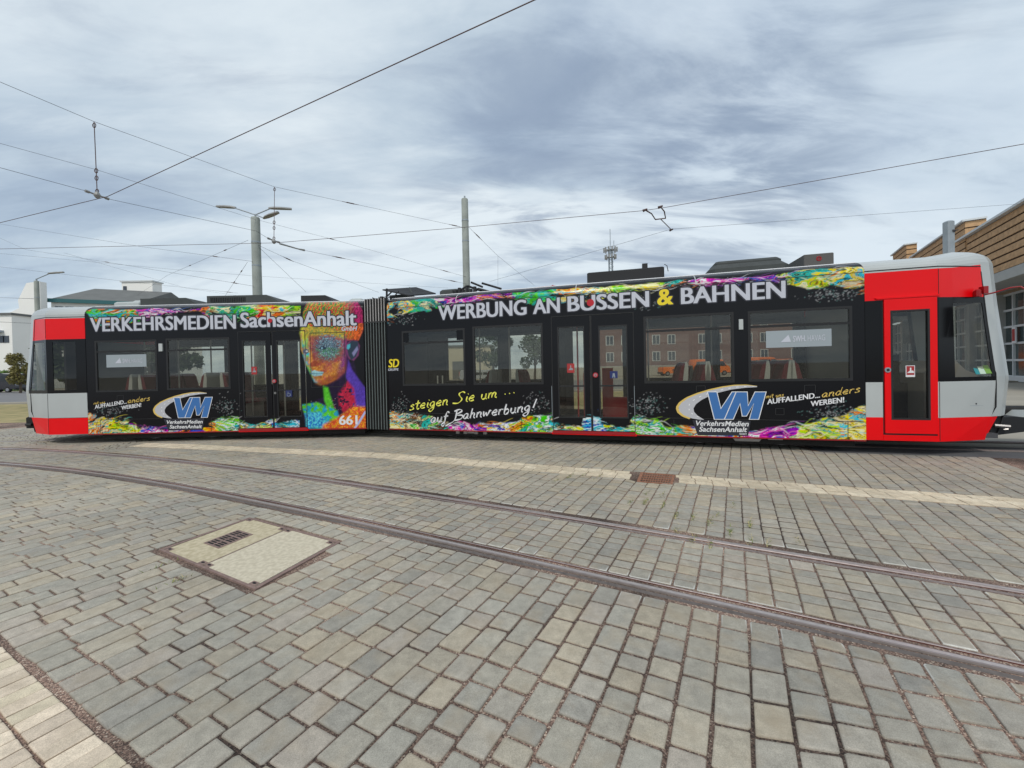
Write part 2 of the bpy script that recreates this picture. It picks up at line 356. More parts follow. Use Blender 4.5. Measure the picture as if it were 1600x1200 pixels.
for ri in range(-130, 130):
    c0 = ri*P_
    ts = np.arange(-22, 24, 0.012)
    wob = 0.012*np.sin(ts*0.8 + ri*0.05) + 0.02*np.sin(ts*0.23+1.0)
    def line(off):
        return c0 + off + wob
    def pos(off, t):
        k = np.interp(t, ts, line(off)); return D1*t + D2*k
    Xc = D1[0]*ts + D2[0]*line(P_/2); Yc = D1[1]*ts + D2[1]*line(P_/2)
    zc_ = zone(Xc, Yc)
    runs = []; i = 0
    while i < len(ts):
        if zc_[i] == 0: i += 1; continue
        j = i
        while j+1 < len(ts) and zc_[j+1] == zc_[i]: j += 1
        if j - i > 4: runs.append((zc_[i], ts[i], ts[j]))
        i = j+1
    if not runs: continue
    ends = []
    for zn, a, b in runs:      # slant the cut ends to follow the boundary
        e = []
        for off in (0.0, P_):
            tt = np.arange(a-0.16, b+0.16, 0.012)
            k = np.interp(tt, ts, line(off)); zz_ = zone(D1[0]*tt+D2[0]*k, D1[1]*tt+D2[1]*k) == zn
            mid = len(tt)//2; lo = hi = None
            if zz_.any():
                idx = np.where(zz_)[0]; lo, hi = tt[idx[0]], tt[idx[-1]]
                if abs(lo-a) > 0.15: lo = a
                if abs(hi-b) > 0.15: hi = b
            else: lo, hi = a, b
            e.append((lo, hi))
        ends.append(e)
    for (zn, a, b), e in zip(runs, ends):
        L = b - a; t = 0.0; cuts = [0.0]
        while t < L:
            if zn == 1: l = random.choice([0.13,0.14,0.15,0.17,0.20,0.22,0.24] if c0 > -1.3 else [0.15,0.17,0.18,0.2,0.22,0.26])*random.uniform(.94,1.06)
            elif zn == 2: l = random.choice([0.105,0.115,0.12,0.13,0.16])*random.uniform(.95,1.05)
            else: l = random.choice([0.12,0.13,0.15,0.16,0.18,0.1])*random.uniform(.95,1.05)
            t += l
            if L - t < 0.06: t = L
            cuts.append(min(t, L))
            if t >= L: break
        Xm = (D1*(a+b)/2 + D2*c0)[0]
        for c1, c2 in zip(cuts[:-1], cuts[1:]):
            if c2-c1 < 0.035: continue
            far = zn == 5
            g1 = (0.0075 if (zn == 1 and Xm > -0.4) else (.0055 if zn == 1 else .0075))*random.uniform(.8,1.2); g2 = (0.005 if zn == 2 else (0.0068 if (zn == 1 and a+b < 99 and Xm > -0.4) else 0.0042))*random.uniform(.8,1.3)
            if zn == 2: g1 = 0.007
            fr = lambda s_, tpos: e[s_][0] + (tpos/L)*(e[s_][1]-e[s_][0])
            q = [pos(g2, fr(0,c1)+g1), pos(g2, fr(0,c2)-g1), pos(P_-g2, fr(1,c2)-g1), pos(P_-g2, fr(1,c1)+g1)]
            mid = sum(q)/4
            if mid[1] > 10.7 and mid[0] > -11: continue
            cl = tones[random.randrange(len(tones))]
            nz = fbm(np.array([mid[0]*0.5+20]), np.array([mid[1]*0.5+20]), 5)[0]
            cl = cl*(0.86+0.28*nz) + np.array((0.02,0.008,-0.012))*(nz-0.45)*2
            q = q[::-1]; chip = None
            if mid[1] < 6.5 and random.random() < .6:
                if c1 == 0 and abs(ydiff(PU if zn == 3 else PL, *(D1*(a-.1)+D2*(c0+.08)))) < .25: chip = -D1
                elif c2 >= L-.01 and abs(ydiff(PU if zn == 2 else PL, *(D1*(b+.1)+D2*(c0+.08)))) < .25: chip = D1
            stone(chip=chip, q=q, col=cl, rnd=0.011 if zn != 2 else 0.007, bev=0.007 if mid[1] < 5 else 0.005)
# gutter bricks
def along(P, step0):
    seg = np.linalg.norm(np.diff(P, axis=0), axis=1); cum = np.concatenate([[0], np.cumsum(seg)])
    return cum[-1], (lambda s: np.array([np.interp(s, cum, P[:,0]), np.interp(s, cum, P[:,1])]))
gl = np.linspace(-13, 11, 200); Gc = np.stack([gl, np.interp(gl, GUT[:,0], GUT[:,1])], 1)
Lg, fg = along(Gc, 0)
def gp(s, d):
    p = fg(s); t = fg(min(s+.05, Lg)) - fg(max(s-.05, 0)); t /= np.linalg.norm(t); return p + np.array([t[1], -t[0]])*d
for c in range(3):
    s = random.uniform(0, .2); w0 = 0.006 + c*GW/3; w1 = (c+1)*GW/3 - 0.002
    while s < Lg-0.3:
        l = 0.215; q = [gp(s+.003, w0), gp(s+l-.003, w0), gp(s+l-.003, w1), gp(s+.003, w1)]; s += l
        mid = sum(q)/4
        if inquad(mid[0:1], mid[1:2], grate, 0.05)[0] or (mid[0] < -9.0) or ydiff(PU, mid[0], mid[1]) < 0.15 or abs(mid[0]) > 1.42*mid[1]+2.2: continue
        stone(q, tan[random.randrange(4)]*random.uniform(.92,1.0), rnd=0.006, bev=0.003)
# pale strip, lower left corner
for c in range(8):
    s = -4.0 + random.uniform(0,.1); w0 = -0.012 - c*0.164; w1 = w0 - 0.152
    while s < 4:
        l = random.choice([0.10,0.10,0.105,0.11]); a = EDGE0 + EDGED*(s+.002); b = EDGE0 + EDGED*(s+l-.002); s += l
        sk_ = (D1 - EDGED*0)  # cross joints follow the row direction
        v0 = D1*(w0/np.dot(D1, EDGEN)); v1 = D1*(w1/np.dot(D1, EDGEN))
        q = [a+v0, a+v1, b+v1, b+v0]
        if sum(q)[1]/4 < 0.5: continue
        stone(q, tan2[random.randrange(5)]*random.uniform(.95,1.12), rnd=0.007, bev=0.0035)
me = bpy.data.meshes.new('cobble_paving'); me.from_pydata(SV, [], SF)
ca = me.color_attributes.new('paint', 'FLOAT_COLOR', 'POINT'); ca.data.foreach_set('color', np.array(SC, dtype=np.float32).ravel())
def stone_material():
    m = bpy.data.materials.new('slag_stone'); m.use_nodes = True; t = m.node_tree; b = t.nodes['Principled BSDF']
    an = t.nodes.new('ShaderNodeAttribute'); an.attribute_name = 'paint'
    tcn = t.nodes.new('ShaderNodeTexCoord')
    n_a = t.nodes.new('ShaderNodeTexNoise'); n_a.inputs['Scale'].default_value = 14; n_a.inputs['Detail'].default_value = 8; n_a.inputs['Roughness'].default_value = 0.7
    n_b = t.nodes.new('ShaderNodeTexNoise'); n_b.inputs['Scale'].default_value = 260; n_b.inputs['Detail'].default_value = 2
    n_c = t.nodes.new('ShaderNodeTexNoise'); n_c.inputs['Scale'].default_value = 0.7; n_c.inputs['Detail'].default_value = 4
    for n_ in (n_a, n_b, n_c): t.links.new(tcn.outputs['Object'], n_.inputs['Vector'])
    def mr(n_, lo, hi):
        r = t.nodes.new('ShaderNodeMapRange'); r.inputs[1].default_value = 0.3; r.inputs[2].default_value = 0.7; r.inputs[3].default_value = lo; r.inputs[4].default_value = hi
        t.links.new(n_.outputs[0], r.inputs[0]); return r
    a, bb, cc = mr(n_a, .78, 1.2), mr(n_b, .78, 1.2), mr(n_c, .86, 1.10)
    m1 = t.nodes.new('ShaderNodeMath'); m1.operation = 'MULTIPLY'; t.links.new(a.outputs[0], m1.inputs[0]); t.links.new(bb.outputs[0], m1.inputs[1])
    m2 = t.nodes.new('ShaderNodeMath'); m2.operation = 'MULTIPLY'; t.links.new(m1.outputs[0], m2.inputs[0]); t.links.new(cc.outputs[0], m2.inputs[1])
    sc_ = t.nodes.new('ShaderNodeVectorMath'); sc_.operation = 'SCALE'; t.links.new(an.outputs['Color'], sc_.inputs[0]); t.links.new(m2.outputs[0], sc_.inputs['Scale'])
    # warm rusty blotches in some stones
    n_d = t.nodes.new('ShaderNodeTexNoise'); n_d.inputs['Scale'].default_value = 5.5; n_d.inputs['Detail'].default_value = 3; t.links.new(tcn.outputs['Object'], n_d.inputs['Vector'])
    rd = t.nodes.new('ShaderNodeMapRange'); rd.inputs[1].default_value = 0.5; rd.inputs[2].default_value = 0.72; rd.inputs[3].default_value = 0; rd.inputs[4].default_value = 0.42; t.links.new(n_d.outputs[0], rd.inputs[0])
    mx = t.nodes.new('ShaderNodeMixRGB'); t.links.new(rd.outputs[0], mx.inputs[0]); t.links.new(sc_.outputs[0], mx.inputs[1]); mx.inputs[2].default_value = (0.36,0.285,0.19,1)
    t.links.new(mx.outputs[0], b.inputs['Base Color']); b.inputs['Roughness'].default_value = 0.72
    bp = t.nodes.new('ShaderNodeBump'); bp.inputs['Strength'].default_value = 0.35; bp.inputs['Distance'].default_value = 0.004
    ad = t.nodes.new('ShaderNodeMath'); ad.operation = 'MULTIPLY_ADD'; ad.inputs[1].default_value = 0.35
    t.links.new(n_b.outputs[0], ad.inputs[0]); t.links.new(n_a.outputs[0], ad.inputs[2]); t.links.new(ad.outputs[0], bp.inputs['Height']); t.links.new(bp.outputs[0], b.inputs['Normal'])
    return m
me.materials.append(stone_material())
pav = bpy.data.objects.new('cobble_paving', me); COL.objects.link(pav); tag(pav, kind='structure')
print('stones', len(SF)//37)

# joint gravel sheet under the stones, wide yard sheet, roads, verge
def gravel_material():
    m = bpy.data.materials.new('joint_gravel'); m.use_nodes = True; t = m.node_tree; b = t.nodes['Principled BSDF']
    tcn = t.nodes.new('ShaderNodeTexCoord'); v = t.nodes.new('ShaderNodeTexVoronoi'); v.inputs['Scale'].default_value = 150
    t.links.new(tcn.outputs['Object'], v.inputs['Vector'])
    n_ = t.nodes.new('ShaderNodeTexNoise'); n_.inputs['Scale'].default_value = 0.9; n_.inputs['Detail'].default_value = 3; t.links.new(tcn.outputs['Object'], n_.inputs['Vector'])
    sp = t.nodes.new('ShaderNodeSeparateColor'); t.links.new(v.outputs['Color'], sp.inputs[0])
    rr = t.nodes.new('ShaderNodeValToRGB'); t.links.new(sp.outputs[0], rr.inputs[0]); ee = rr.color_ramp.elements
    ee[0].color = (0.10,0.065,0.05,1); ee[1].color = (0.72,0.6,0.48,1)
    for p_, c_ in ((0.35,(0.20,0.13,0.10,1)),(0.7,(0.36,0.23,0.175,1)),(0.9,(0.46,0.33,0.25,1))): x_ = ee.new(p_); x_.color = c_
    r2 = t.nodes.new('ShaderNodeMapRange'); r2.inputs[1].default_value = 0.35; r2.inputs[2].default_value = 0.65; r2.inputs[3].default_value = 0.22; r2.inputs[4].default_value = 1.1; t.links.new(n_.outputs[0], r2.inputs[0])
    s_ = t.nodes.new('ShaderNodeVectorMath'); s_.operation = 'SCALE'; t.links.new(rr.outputs[0], s_.inputs[0]); t.links.new(r2.outputs[0], s_.inputs['Scale'])
    t.links.new(s_.outputs[0], b.inputs['Base Color']); b.inputs['Roughness'].default_value = 0.9
    bp = t.nodes.new('ShaderNodeBump'); bp.inputs['Strength'].default_value = 0.8; bp.inputs['Distance'].default_value = 0.006; bp.invert = True
    t.links.new(v.outputs['Distance'], bp.inputs['Height']); t.links.new(bp.outputs[0], b.inputs['Normal'])
    return m
M['gravel'] = gravel_material()
M['yard'] = mat('worn_concrete_yard', (0.34,0.31,0.255), 0.85, noise=0.16, nscale=0.5, bump=0.2, bscale=60, detail=8)
M['asphalt'] = mat('asphalt', (0.10,0.10,0.105), 0.85, noise=0.15, nscale=1.5, bump=0.3, bscale=150)
M['asphalt2'] = mat('pale_asphalt', (0.19,0.185,0.185), 0.85, noise=0.12, nscale=0.6, detail=8)
M['dry'] = mat('dry_grass', (0.42,0.33,0.16), 0.95, nscale=1.6, col2=(0.24,0.22,0.09), bump=0.8, bscale=25, detail=9)
M['darkjoint'] = mat('sand_bed', (0.07,0.06,0.055), 0.95)
m_ = MB(); m_.box(-700, 700, -700, 700, -0.6, -0.10); tag(m_.obj('ground', M['yard']), kind='structure')
def sheet(name, pts, z, m):
    b = MB(); b.prism(pts, z-0.02, z, 'z'); return tag(b.obj(name, m), kind='structure')
# joint bed below the paving
sheet('joint_bed', [(-26,14.5),(-26,-4),(14,-4),(17,3.0),(9.0,6.6),(-3.2,10.4),(-11.2,11.0),(-14,14.5)], -0.0085, M['gravel'])
# yard slab beyond the tram (its surface level with the paving)
sheet('yard', [(-11.2,11.0),(-3.2,10.41),(9.0,6.61),(17,3.01),(60,-16),(300,20),(300,400),(-300,400),(-300,60),(-60,22),(-24,15.5),(-26,14.51),(-14,14.51)], -0.03, M['yard'])
sheet('asphalt_apron', [tuple(D2*3.76 + D1*t) for t in (-4, 6.95)] + [(9.0,6.61),(11.5,6.1),(11.9,6.85),(60,-18),(40,-30)], -0.006, M['asphalt'])
sheet('track_asphalt', [(5.6,6.98),(7.35,6.5),(9.4,5.95),(12.5,5.1),(12.9,6.0),(9.7,6.85),(7.7,7.4),(5.8,7.9)], -0.003, M['asphalt'])
b = MB(); p0, p1 = D2*3.515, D2*3.745
for t in np.arange(-3, 6.9, 0.21): b.prism([tuple(p0+D1*t), tuple(p1+D1*t), tuple(p1+D1*(t+.205)), tuple(p0+D1*(t+.205))], -0.06, 0.003, 'z')
tag(b.obj('pale_border_strip', mat('pale_paver', (0.5,0.45,0.33), 0.8, noise=0.15, nscale=4)), kind='structure')
sheet('dry_grass_verge', [(-120,13.2),(-13,13.0),(16,14.5),(16,25),(-30,25),(-120,26)], -0.012, M['dry'])
sheet('road', [(-200,27),(-34,26.8),(60,27),(60,46),(-200,50)], -0.008, M['asphalt2'])
b = MB(); b.box(-200, 60, 25.6, 26.3, -0.02, 0.06); tag(b.obj('kerb', M['yard']), kind='structure')

# ------------------------------------------------------------------ rails (things of their own: pushed once, they move as one bar)
M['railhead'] = mat('rail_head', (0.27,0.225,0.215), 0.45, metal=0.25, noise=0.22, nscale=25)
M['railrust'] = mat('rail_groove', (0.10,0.026,0.018), 0.8, noise=0.3, nscale=30)
M['railshine'] = mat('rail_running_band', (0.50,0.45,0.43), 0.34, metal=0.4, noise=0.15, nscale=30)
M['railside'] = mat('rail_side', (0.16,0.13,0.115), 0.8, noise=0.2, nscale=20)
def rail(P, side, label, z=0.0, extra=True, par=None, name='grooved_rail'):
    """side=+1: groove lies on the +normal side of the head"""
    prof = [(-0.034,-0.10),(-0.034,-0.004),(-0.028,0.004),(-0.016,0.005),(0.010,0.005),(0.018,0.004),(0.025,-0.004),(0.028,-0.038),(0.064,-0.038),(0.067,-0.002),(0.070,0.002),(0.078,0.002),(0.081,-0.01),(0.081,-0.10)]
    ms = [2,2,0,3,0,0,1,1,1,0,0,0,2]
    b = MB(); t = np.gradient(P, axis=0); t /= np.linalg.norm(t, axis=1)[:,None]; nrm = np.stack([-t[:,1], t[:,0]], 1)*side
    vs = []; fs = []; n = len(prof)
    for p, q in zip(P, nrm):
        for a, h in prof: vs.append((p[0]+q[0]*a, p[1]+q[1]*a, z+h))
    b.add(vs, [])
    for i in range(len(P)-1):
        for k in range(n-1): b.f.append((i*n+k, i*n+k+1, (i+1)*n+k+1, (i+1)*n+k)); b.m.append(ms[k])
    o = b.obj(name, [M['railhead'], M['railrust'], M['railside'], M['railshine']])
    return tag(o, label, 'rail', 'tram rails set in the paving')
rail(PU, -1, 'worn steel rail of the curved track, the one nearer the pale gutter strip')
rail(PL, 1, 'worn steel rail of the curved track, the one nearer the concrete hatch')
# a flush concrete/steel lip beside the near rail
bb = MB(); Q0, Q1 = offset(PL, -0.046), offset(PL, -0.082)
vs = [(p[0],p[1],-0.006) for p in Q0] + [(p[0],p[1],-0.008) for p in Q1] + [(p[0],p[1],-0.08) for p in Q1]; n = len(Q0)
bb.add(vs, [(i,i+1,n+i+1,n+i) for i in range(n-1)] + [(n+i,n+i+1,2*n+i+1,2*n+i) for i in range(n-1)])
Q0, Q1 = offset(PU, 0.046), offset(PU, 0.075)
vs = [(p[0],p[1],-0.012) for p in Q0] + [(p[0],p[1],-0.014) for p in Q1]
bb.add(vs, [(i,i+1,n+i+1,n+i) for i in range(n-1)])
tag(bb.obj('rail_sealant', mat('rail_joint_filler', (0.13,0.11,0.10), 0.9, noise=0.3, nscale=25)), kind='structure')
# the tram's own track
def track(vo):
    pts = []
    for x in np.linspace(-30, -3.4, 60):
        yy = AY + 1.15 + vo
        if x < -11: yy += -0.004*(x+11)**2
        pts.append((x, yy))
    for u in np.linspace(0.0, 40, 60): q = TB(u, 1.15 + vo, 0); pts.append((q[0], q[1]))
    return np.array(pts)
rail(track(-0.51), 1, 'steel rail under the tram, on the side of the photographer', z=0.002)
rail(track(0.51), -1, 'steel rail under the tram, on its far side', z=0.002)

# ------------------------------------------------------------------ hatch with two concrete lids
M['rust'] = mat('rusty_steel', (0.25,0.17,0.145), 0.75, metal=0.1, noise=0.25, nscale=18, bump=0.3)
M['slab'] = mat('cream_concrete', (0.47,0.40,0.26), 0.9, noise=0.10, nscale=22, bump=0.5, bscale=160, detail=12, col2=(0.60,0.52,0.36))
M['slab2'] = mat('pale_concrete', (0.54,0.475,0.35), 0.9, nscale=28, bump=0.5, bscale=180, detail=12, col2=(0.66,0.59,0.45))
M['pit'] = mat('dark_pit', (0.012,0.01,0.01), 0.9)
cB, cR, cT, cL = cover     # bottom, right, top, left
cc = cover.mean(0)
def cp(s, t):              # s along bottom->right (short pair), t along bottom->left ... bilinear on the surveyed corners
    return (1-s)*(1-t)*cL + s*(1-t)*cB + s*t*cR + (1-s)*t*cT
cover = cc + (cover-cc)*.965; cB, cR, cT, cL = cover
root = empty('concrete_hatch', (cc[0],cc[1],0), 'square hatch with two cream concrete lids in a rusty steel frame, set in the paving', 'hatch')
TC = lambda s, t, z: (*cp(s, t), z)
# s: 0 at the left/top side .. 1 at bottom/right side, t: 0 at left-bottom edge .. 1 at top-right edge
b = MB(TC); fw = 0.026; fw2 = 0.016
b.box(-0.01, 1.01, -fw2*.8, fw2*.9, -0.08, 0.007); b.box(-0.01, 1.01, 1-fw2*.9, 1+fw2*.8, -0.08, 0.007)
b.box(-fw*.7, fw*.3, -fw2*.8+.002, 1+fw2*.8-.002, -0.08, 0.005); b.box(1-fw*.3, 1+fw*.7, -fw2*.8+.002, 1+fw2*.8-.002, -0.08, 0.005)
b.obj('frame', M['rust'], root, off=root.location)
for k, (s0, s1, mm) in enumerate(((0.015, 0.470, 'slab'), (0.485, 0.985, 'slab2'))):
    b = MB(TC); b.box(s0, s1, fw2*.9+.004, 1-fw2*.9-.004, -0.06, 0.004)
    lid = b.obj('lid', M[mm], root, off=root.location)
    e = MB(TC)
    for (ss, tt) in ((s0, 0), (s1-0.055, 0), (s0, 1), (s1-0.055, 1)):
        t0 = fw2*.9+.004 if tt == 0 else 1-fw2*.9-.004-.055
        e.box(ss+.001, ss+0.054, t0, t0+0.055, 0.0, 0.0065)
    e.obj('corner_plate', M['rust'], lid, off=root.location)
    e = MB(TC)
    for (ss, tt) in ((s0, 0), (s1-0.055, 0), (s0, 1), (s1-0.055, 1)):
        t0 = fw2*.9+.004 if tt == 0 else 1-fw2*.9-.004-.055
        e.prism([(ss+.027+.016*math.cos(a), t0+.03+.013*math.sin(a)) for a in np.linspace(0, 2*math.pi, 9)[:-1]], 0.002, 0.0075, 'z')
    e.obj('lifting_hole', M['pit'], lid, off=root.location)
    if k == 0:
        # long vent grille: 3 groups of bars along t
        g = MB(TC); g.box(0.15, 0.335, 0.30, 0.70, -0.02, 0.0075); gr = g.obj('vent_grille', M['rust'], lid, off=root.location)
        h = MB(TC)
        for c in range(3):
            for q in range(3):
                for r in range(2):
                    t0 = 0.325 + c*0.125 + q*0.036; s0_ = 0.168 + r*0.082
                    h.box(s0_, s0_+0.066, t0, t0+0.022, -0.01, 0.0088)
        h.obj('slot', M['pit'], lid, off=root.location)
b = MB(TC); b.box(0.472, 0.483, 0.03, 0.97, -0.05, 0.002); b.obj('seam', M['rust'], root, off=root.location)

# drain grate in the gutter strip
gc = grate.mean(0)
TG = lambda s, t, z: (*((1-s)*(1-t)*grate[0] + (1-s)*t*grate[1] + s*t*grate[2] + s*(1-t)*grate[3]), z)
root = empty('drain_grate', (gc[0],gc[1],0), 'rusty cast iron drain grate in the pale gutter strip', 'drain grate'); M['grate'] = mat('rusty_grate', (0.30,0.14,0.085), 0.8, noise=0.3, nscale=25)
b = MB(TG); b.box(0,1,0,.06,-.06,.005); b.box(0,1,.94,1,-.06,.005); b.box(0,.09,.06,.94,-.06,.005); b.box(.93,1,.06,.94,-.06,.005)
b.obj('frame', M['grate'], root, off=root.location)
b = MB(TG)
for k in range(1, 12): x = .09+.84*k/12; b.box(x-.009, x+.009, .06, .94, -.04, .003)
for k in range(1, 4): y = .06+.88*k/4; b.box(.09, .93, y-.02, y+.02, -.04, .002)
b.obj('bars', M['grate'], root, off=root.location)
b = MB(TG); b.box(.05,.95,.03,.97,-.06,-.028); b.obj('sump', M['pit'], root, off=root.location)

# weeds in the joints
M['weed'] = mat('weed_green', (0.16,0.19,0.05), 0.8, noise=0.3, nscale=30)
M['weed2'] = mat('dry_straw', (0.50,0.42,0.20), 0.9)
b = MB()
for (px, py, n) in [(1008,785,26),(1036,790,16),(1056,806,26),(1083,810,14),(1109,815,16),(1141,833,18),(1171,820,22),(1120,802,10),(1012,770,10),(890,745,20),(868,752,10),(935,745,8),(1036,772,8),(985,786,14),(1175,845,10),(1245,842,6),(282,905,10),(262,880,8),(1144,788,8),(1058,830,14),(1083,843,12),(1110,850,10),(912,742,12),(1200,850,8)]:
    p = at_z(px, py)
    for k in range(int(n*2.2)):
        jd = D1*random.gauss(0, .07) + D2*random.gauss(0, .008); a = random.uniform(0, 6.28); l = random.uniform(.02, .055); hh = random.uniform(.008, .03)
        x, y = p[0]+jd[0], p[1]+jd[1]; wv = .0035
        b.cur = 0 if random.random() < .7 else 1
        b.add([(x-wv*math.sin(a), y+wv*math.cos(a), -.004), (x+wv*math.sin(a), y-wv*math.cos(a), -.004), (x+l*math.cos(a), y+l*math.sin(a), hh)], [(0,1,2)])
tag(b.obj('joint_weeds', [M['weed'], M['weed2']]), 'tufts of green and straw weeds growing in the paving joints near the drain grate', 'weeds', kind='stuff')

# ================================================================== THE TRAM
TR = empty('tram', (-3.0, AY+1.15, 0), 'long articulated low floor tram in black, red and grey with colourful advertising wrap', 'tram')
OFF = tuple(TR.location)
def part(mb, name, m, parent=None, smooth=False): return mb.obj(name, m, parent or TR, smooth, off=OFF)
ZB, ZT = 0.25, 3.20
PROF = [(0,3.20),(0.015,3.25),(0.045,3.30),(0.09,3.345),(0.15,3.38),(0.21,3.405),(0.28,3.425)]   # v inward, z : cantrail curve
SEG = [0.0]
for (a, b_), (c, d) in zip(PROF[:-1], PROF[1:]): SEG.append(SEG[-1] + math.hypot(c-a, d-b_))
WT = ZT + SEG[-1]          # unrolled height
def unroll(wv):            # unrolled height -> (v, z)
    wv = np.asarray(wv, float); over = np.clip(wv-ZT, 0, SEG[-1])
    v = np.interp(over, SEG, [p[0] for p in PROF]); z = np.where(wv <= ZT, wv, np.interp(over, SEG, [p[1] for p in PROF]))
    return v, z
def uzA(px, py):
    p = at_y(px, py, AY); return p.x, p.z
def uzB(px, py):
    d = ray(px, py)        # intersect with the vertical side plane of B
    nx, ny = -BS, BC       # inward normal
    t = (nx*BX + ny*BY) / (nx*d.x + ny*d.y); p = Vector((0,0,H)) + d*t
    return (p.x-BX)*BC + (p.y-BY)*BS, p.z
UA0, UA1 = uzA(134.5, 560)[0], uzA(570, 560)[0]
UB0, UB1 = 0.02, uzB(1352, 560)[0]
print('A', UA0, UA1, 'B', UB1)

# --- wrap artwork, painted on an unrolled canvas -------------------
class Canvas:
    def __init__(s, u0, u1, TT, res=0.0125):
        s.u = np.linspace(u0, u1, int((u1-u0)/res)+1); s.w = np.linspace(ZB, WT, int((WT-ZB)/res)+1); s.res = res
        s.U, s.W = np.meshgrid(s.u, s.w)
        v, z = unroll(s.W); XY = TT(s.U, v, z)
        dz = z - H; Y = XY[1]; X = XY[0]
        bb = -(dz*math.cos(_p) + Y*math.sin(_p)); wv = Y*math.cos(_p) - dz*math.sin(_p)
        a = X/wv*F; bb = bb/wv*F
        s.px = 800 + a*_c + bb*_s; s.py = _ppy - a*_s + bb*_c
        s.c = np.zeros(s.U.shape + (3,)) + np.array((0.009,0.009,0.011))
    def mix(s, mask, col):
        m = mask[..., None] if mask.ndim == 2 else mask
        s.c = s.c*(1-m) + np.asarray(col)*m
    def stroke(s, pts, rad, col, al=0.9):
        pts = np.array(pts, float); nseg = max(int(np.linalg.norm(np.diff(pts, axis=0), axis=1).sum()/(s.res*.7)), 3)
        tt = np.linspace(0, len(pts)-1, nseg); P = np.stack([np.interp(tt, range(len(pts)), pts[:,k]) for k in (0,1)], 1)
        ker = np.ones(5)/5
        if nseg > 9:
            for k in (0,1): P[2:-2,k] = np.convolve(P[:,k], ker, 'valid')
        for i, (a, b) in enumerate(P):
            f = i/nseg; r = rad*(0.35+1.3*math.sin(math.pi*f))
            i0 = int((a-r-s.u[0])/s.res); i1 = int((a+r-s.u[0])/s.res)+2; j0 = int((b-r-s.w[0])/s.res); j1 = int((b+r-s.w[0])/s.res)+2
            i0, j0 = max(i0,0), max(j0,0)
            if i1 <= i0 or j1 <= j0: continue
            U = s.U[j0:j1, i0:i1]; W_ = s.W[j0:j1, i0:i1]
            if U.size == 0: continue
            m = np.clip(1.2 - np.hypot(U-a, W_-b)/r, 0, 1)[..., None]*al*.6
            s.c[j0:j1, i0:i1] = s.c[j0:j1, i0:i1]*(1-m) + np.array(col)*m
    def poly(s, pts, soft=1.5):     # signed mask of a polygon given in photo pixels
        pts = np.array(pts, float); ins = np.zeros(s.px.shape, bool); d = np.full(s.px.shape, 1e9)
        x, y = s.px, s.py; n = len(pts)
        sel = (x > pts[:,0].min()-6) & (x < pts[:,0].max()+6) & (y > pts[:,1].min()-6) & (y < pts[:,1].max()+6)
        xs, ys = x[sel], y[sel]; iv = np.zeros(xs.shape, bool); dv = np.full(xs.shape, 1e9)
        for i in range(n):
            x1, y1 = pts[i]; x2, y2 = pts[(i+1)%n]
            cr = ((y1 > ys) != (y2 > ys)) & (xs < (x2-x1)*(ys-y1)/((y2-y1) + 1e-12) + x1); iv ^= cr
            L2 = (x2-x1)**2+(y2-y1)**2 + 1e-9; t = np.clip(((xs-x1)*(x2-x1)+(ys-y1)*(y2-y1))/L2, 0, 1)
            dv = np.minimum(dv, np.hypot(xs-x1-t*(x2-x1), ys-y1-t*(y2-y1)))
        out = np.zeros(x.shape); sd_ = np.where(iv, dv, -dv); out[sel] = sstep(-soft, soft, sd_); return out
CREAM=(.85,.78,.55); WHT=(.85,.88,.88); TEAL=(.10,.45,.40); CYAN=(.15,.55,.65); GRN=(.12,.50,.06); LIME=(.45,.65,.06); YEL=(.80,.65,.08); ORG=(.80,.28,.03)
REDC=(.65,.03,.02); BLU=(.04,.14,.50); PUR=(.30,.06,.42); PNK=(.75,.15,.45); DRK=(.02,.03,.04); BRN=(.16,.07,.03)
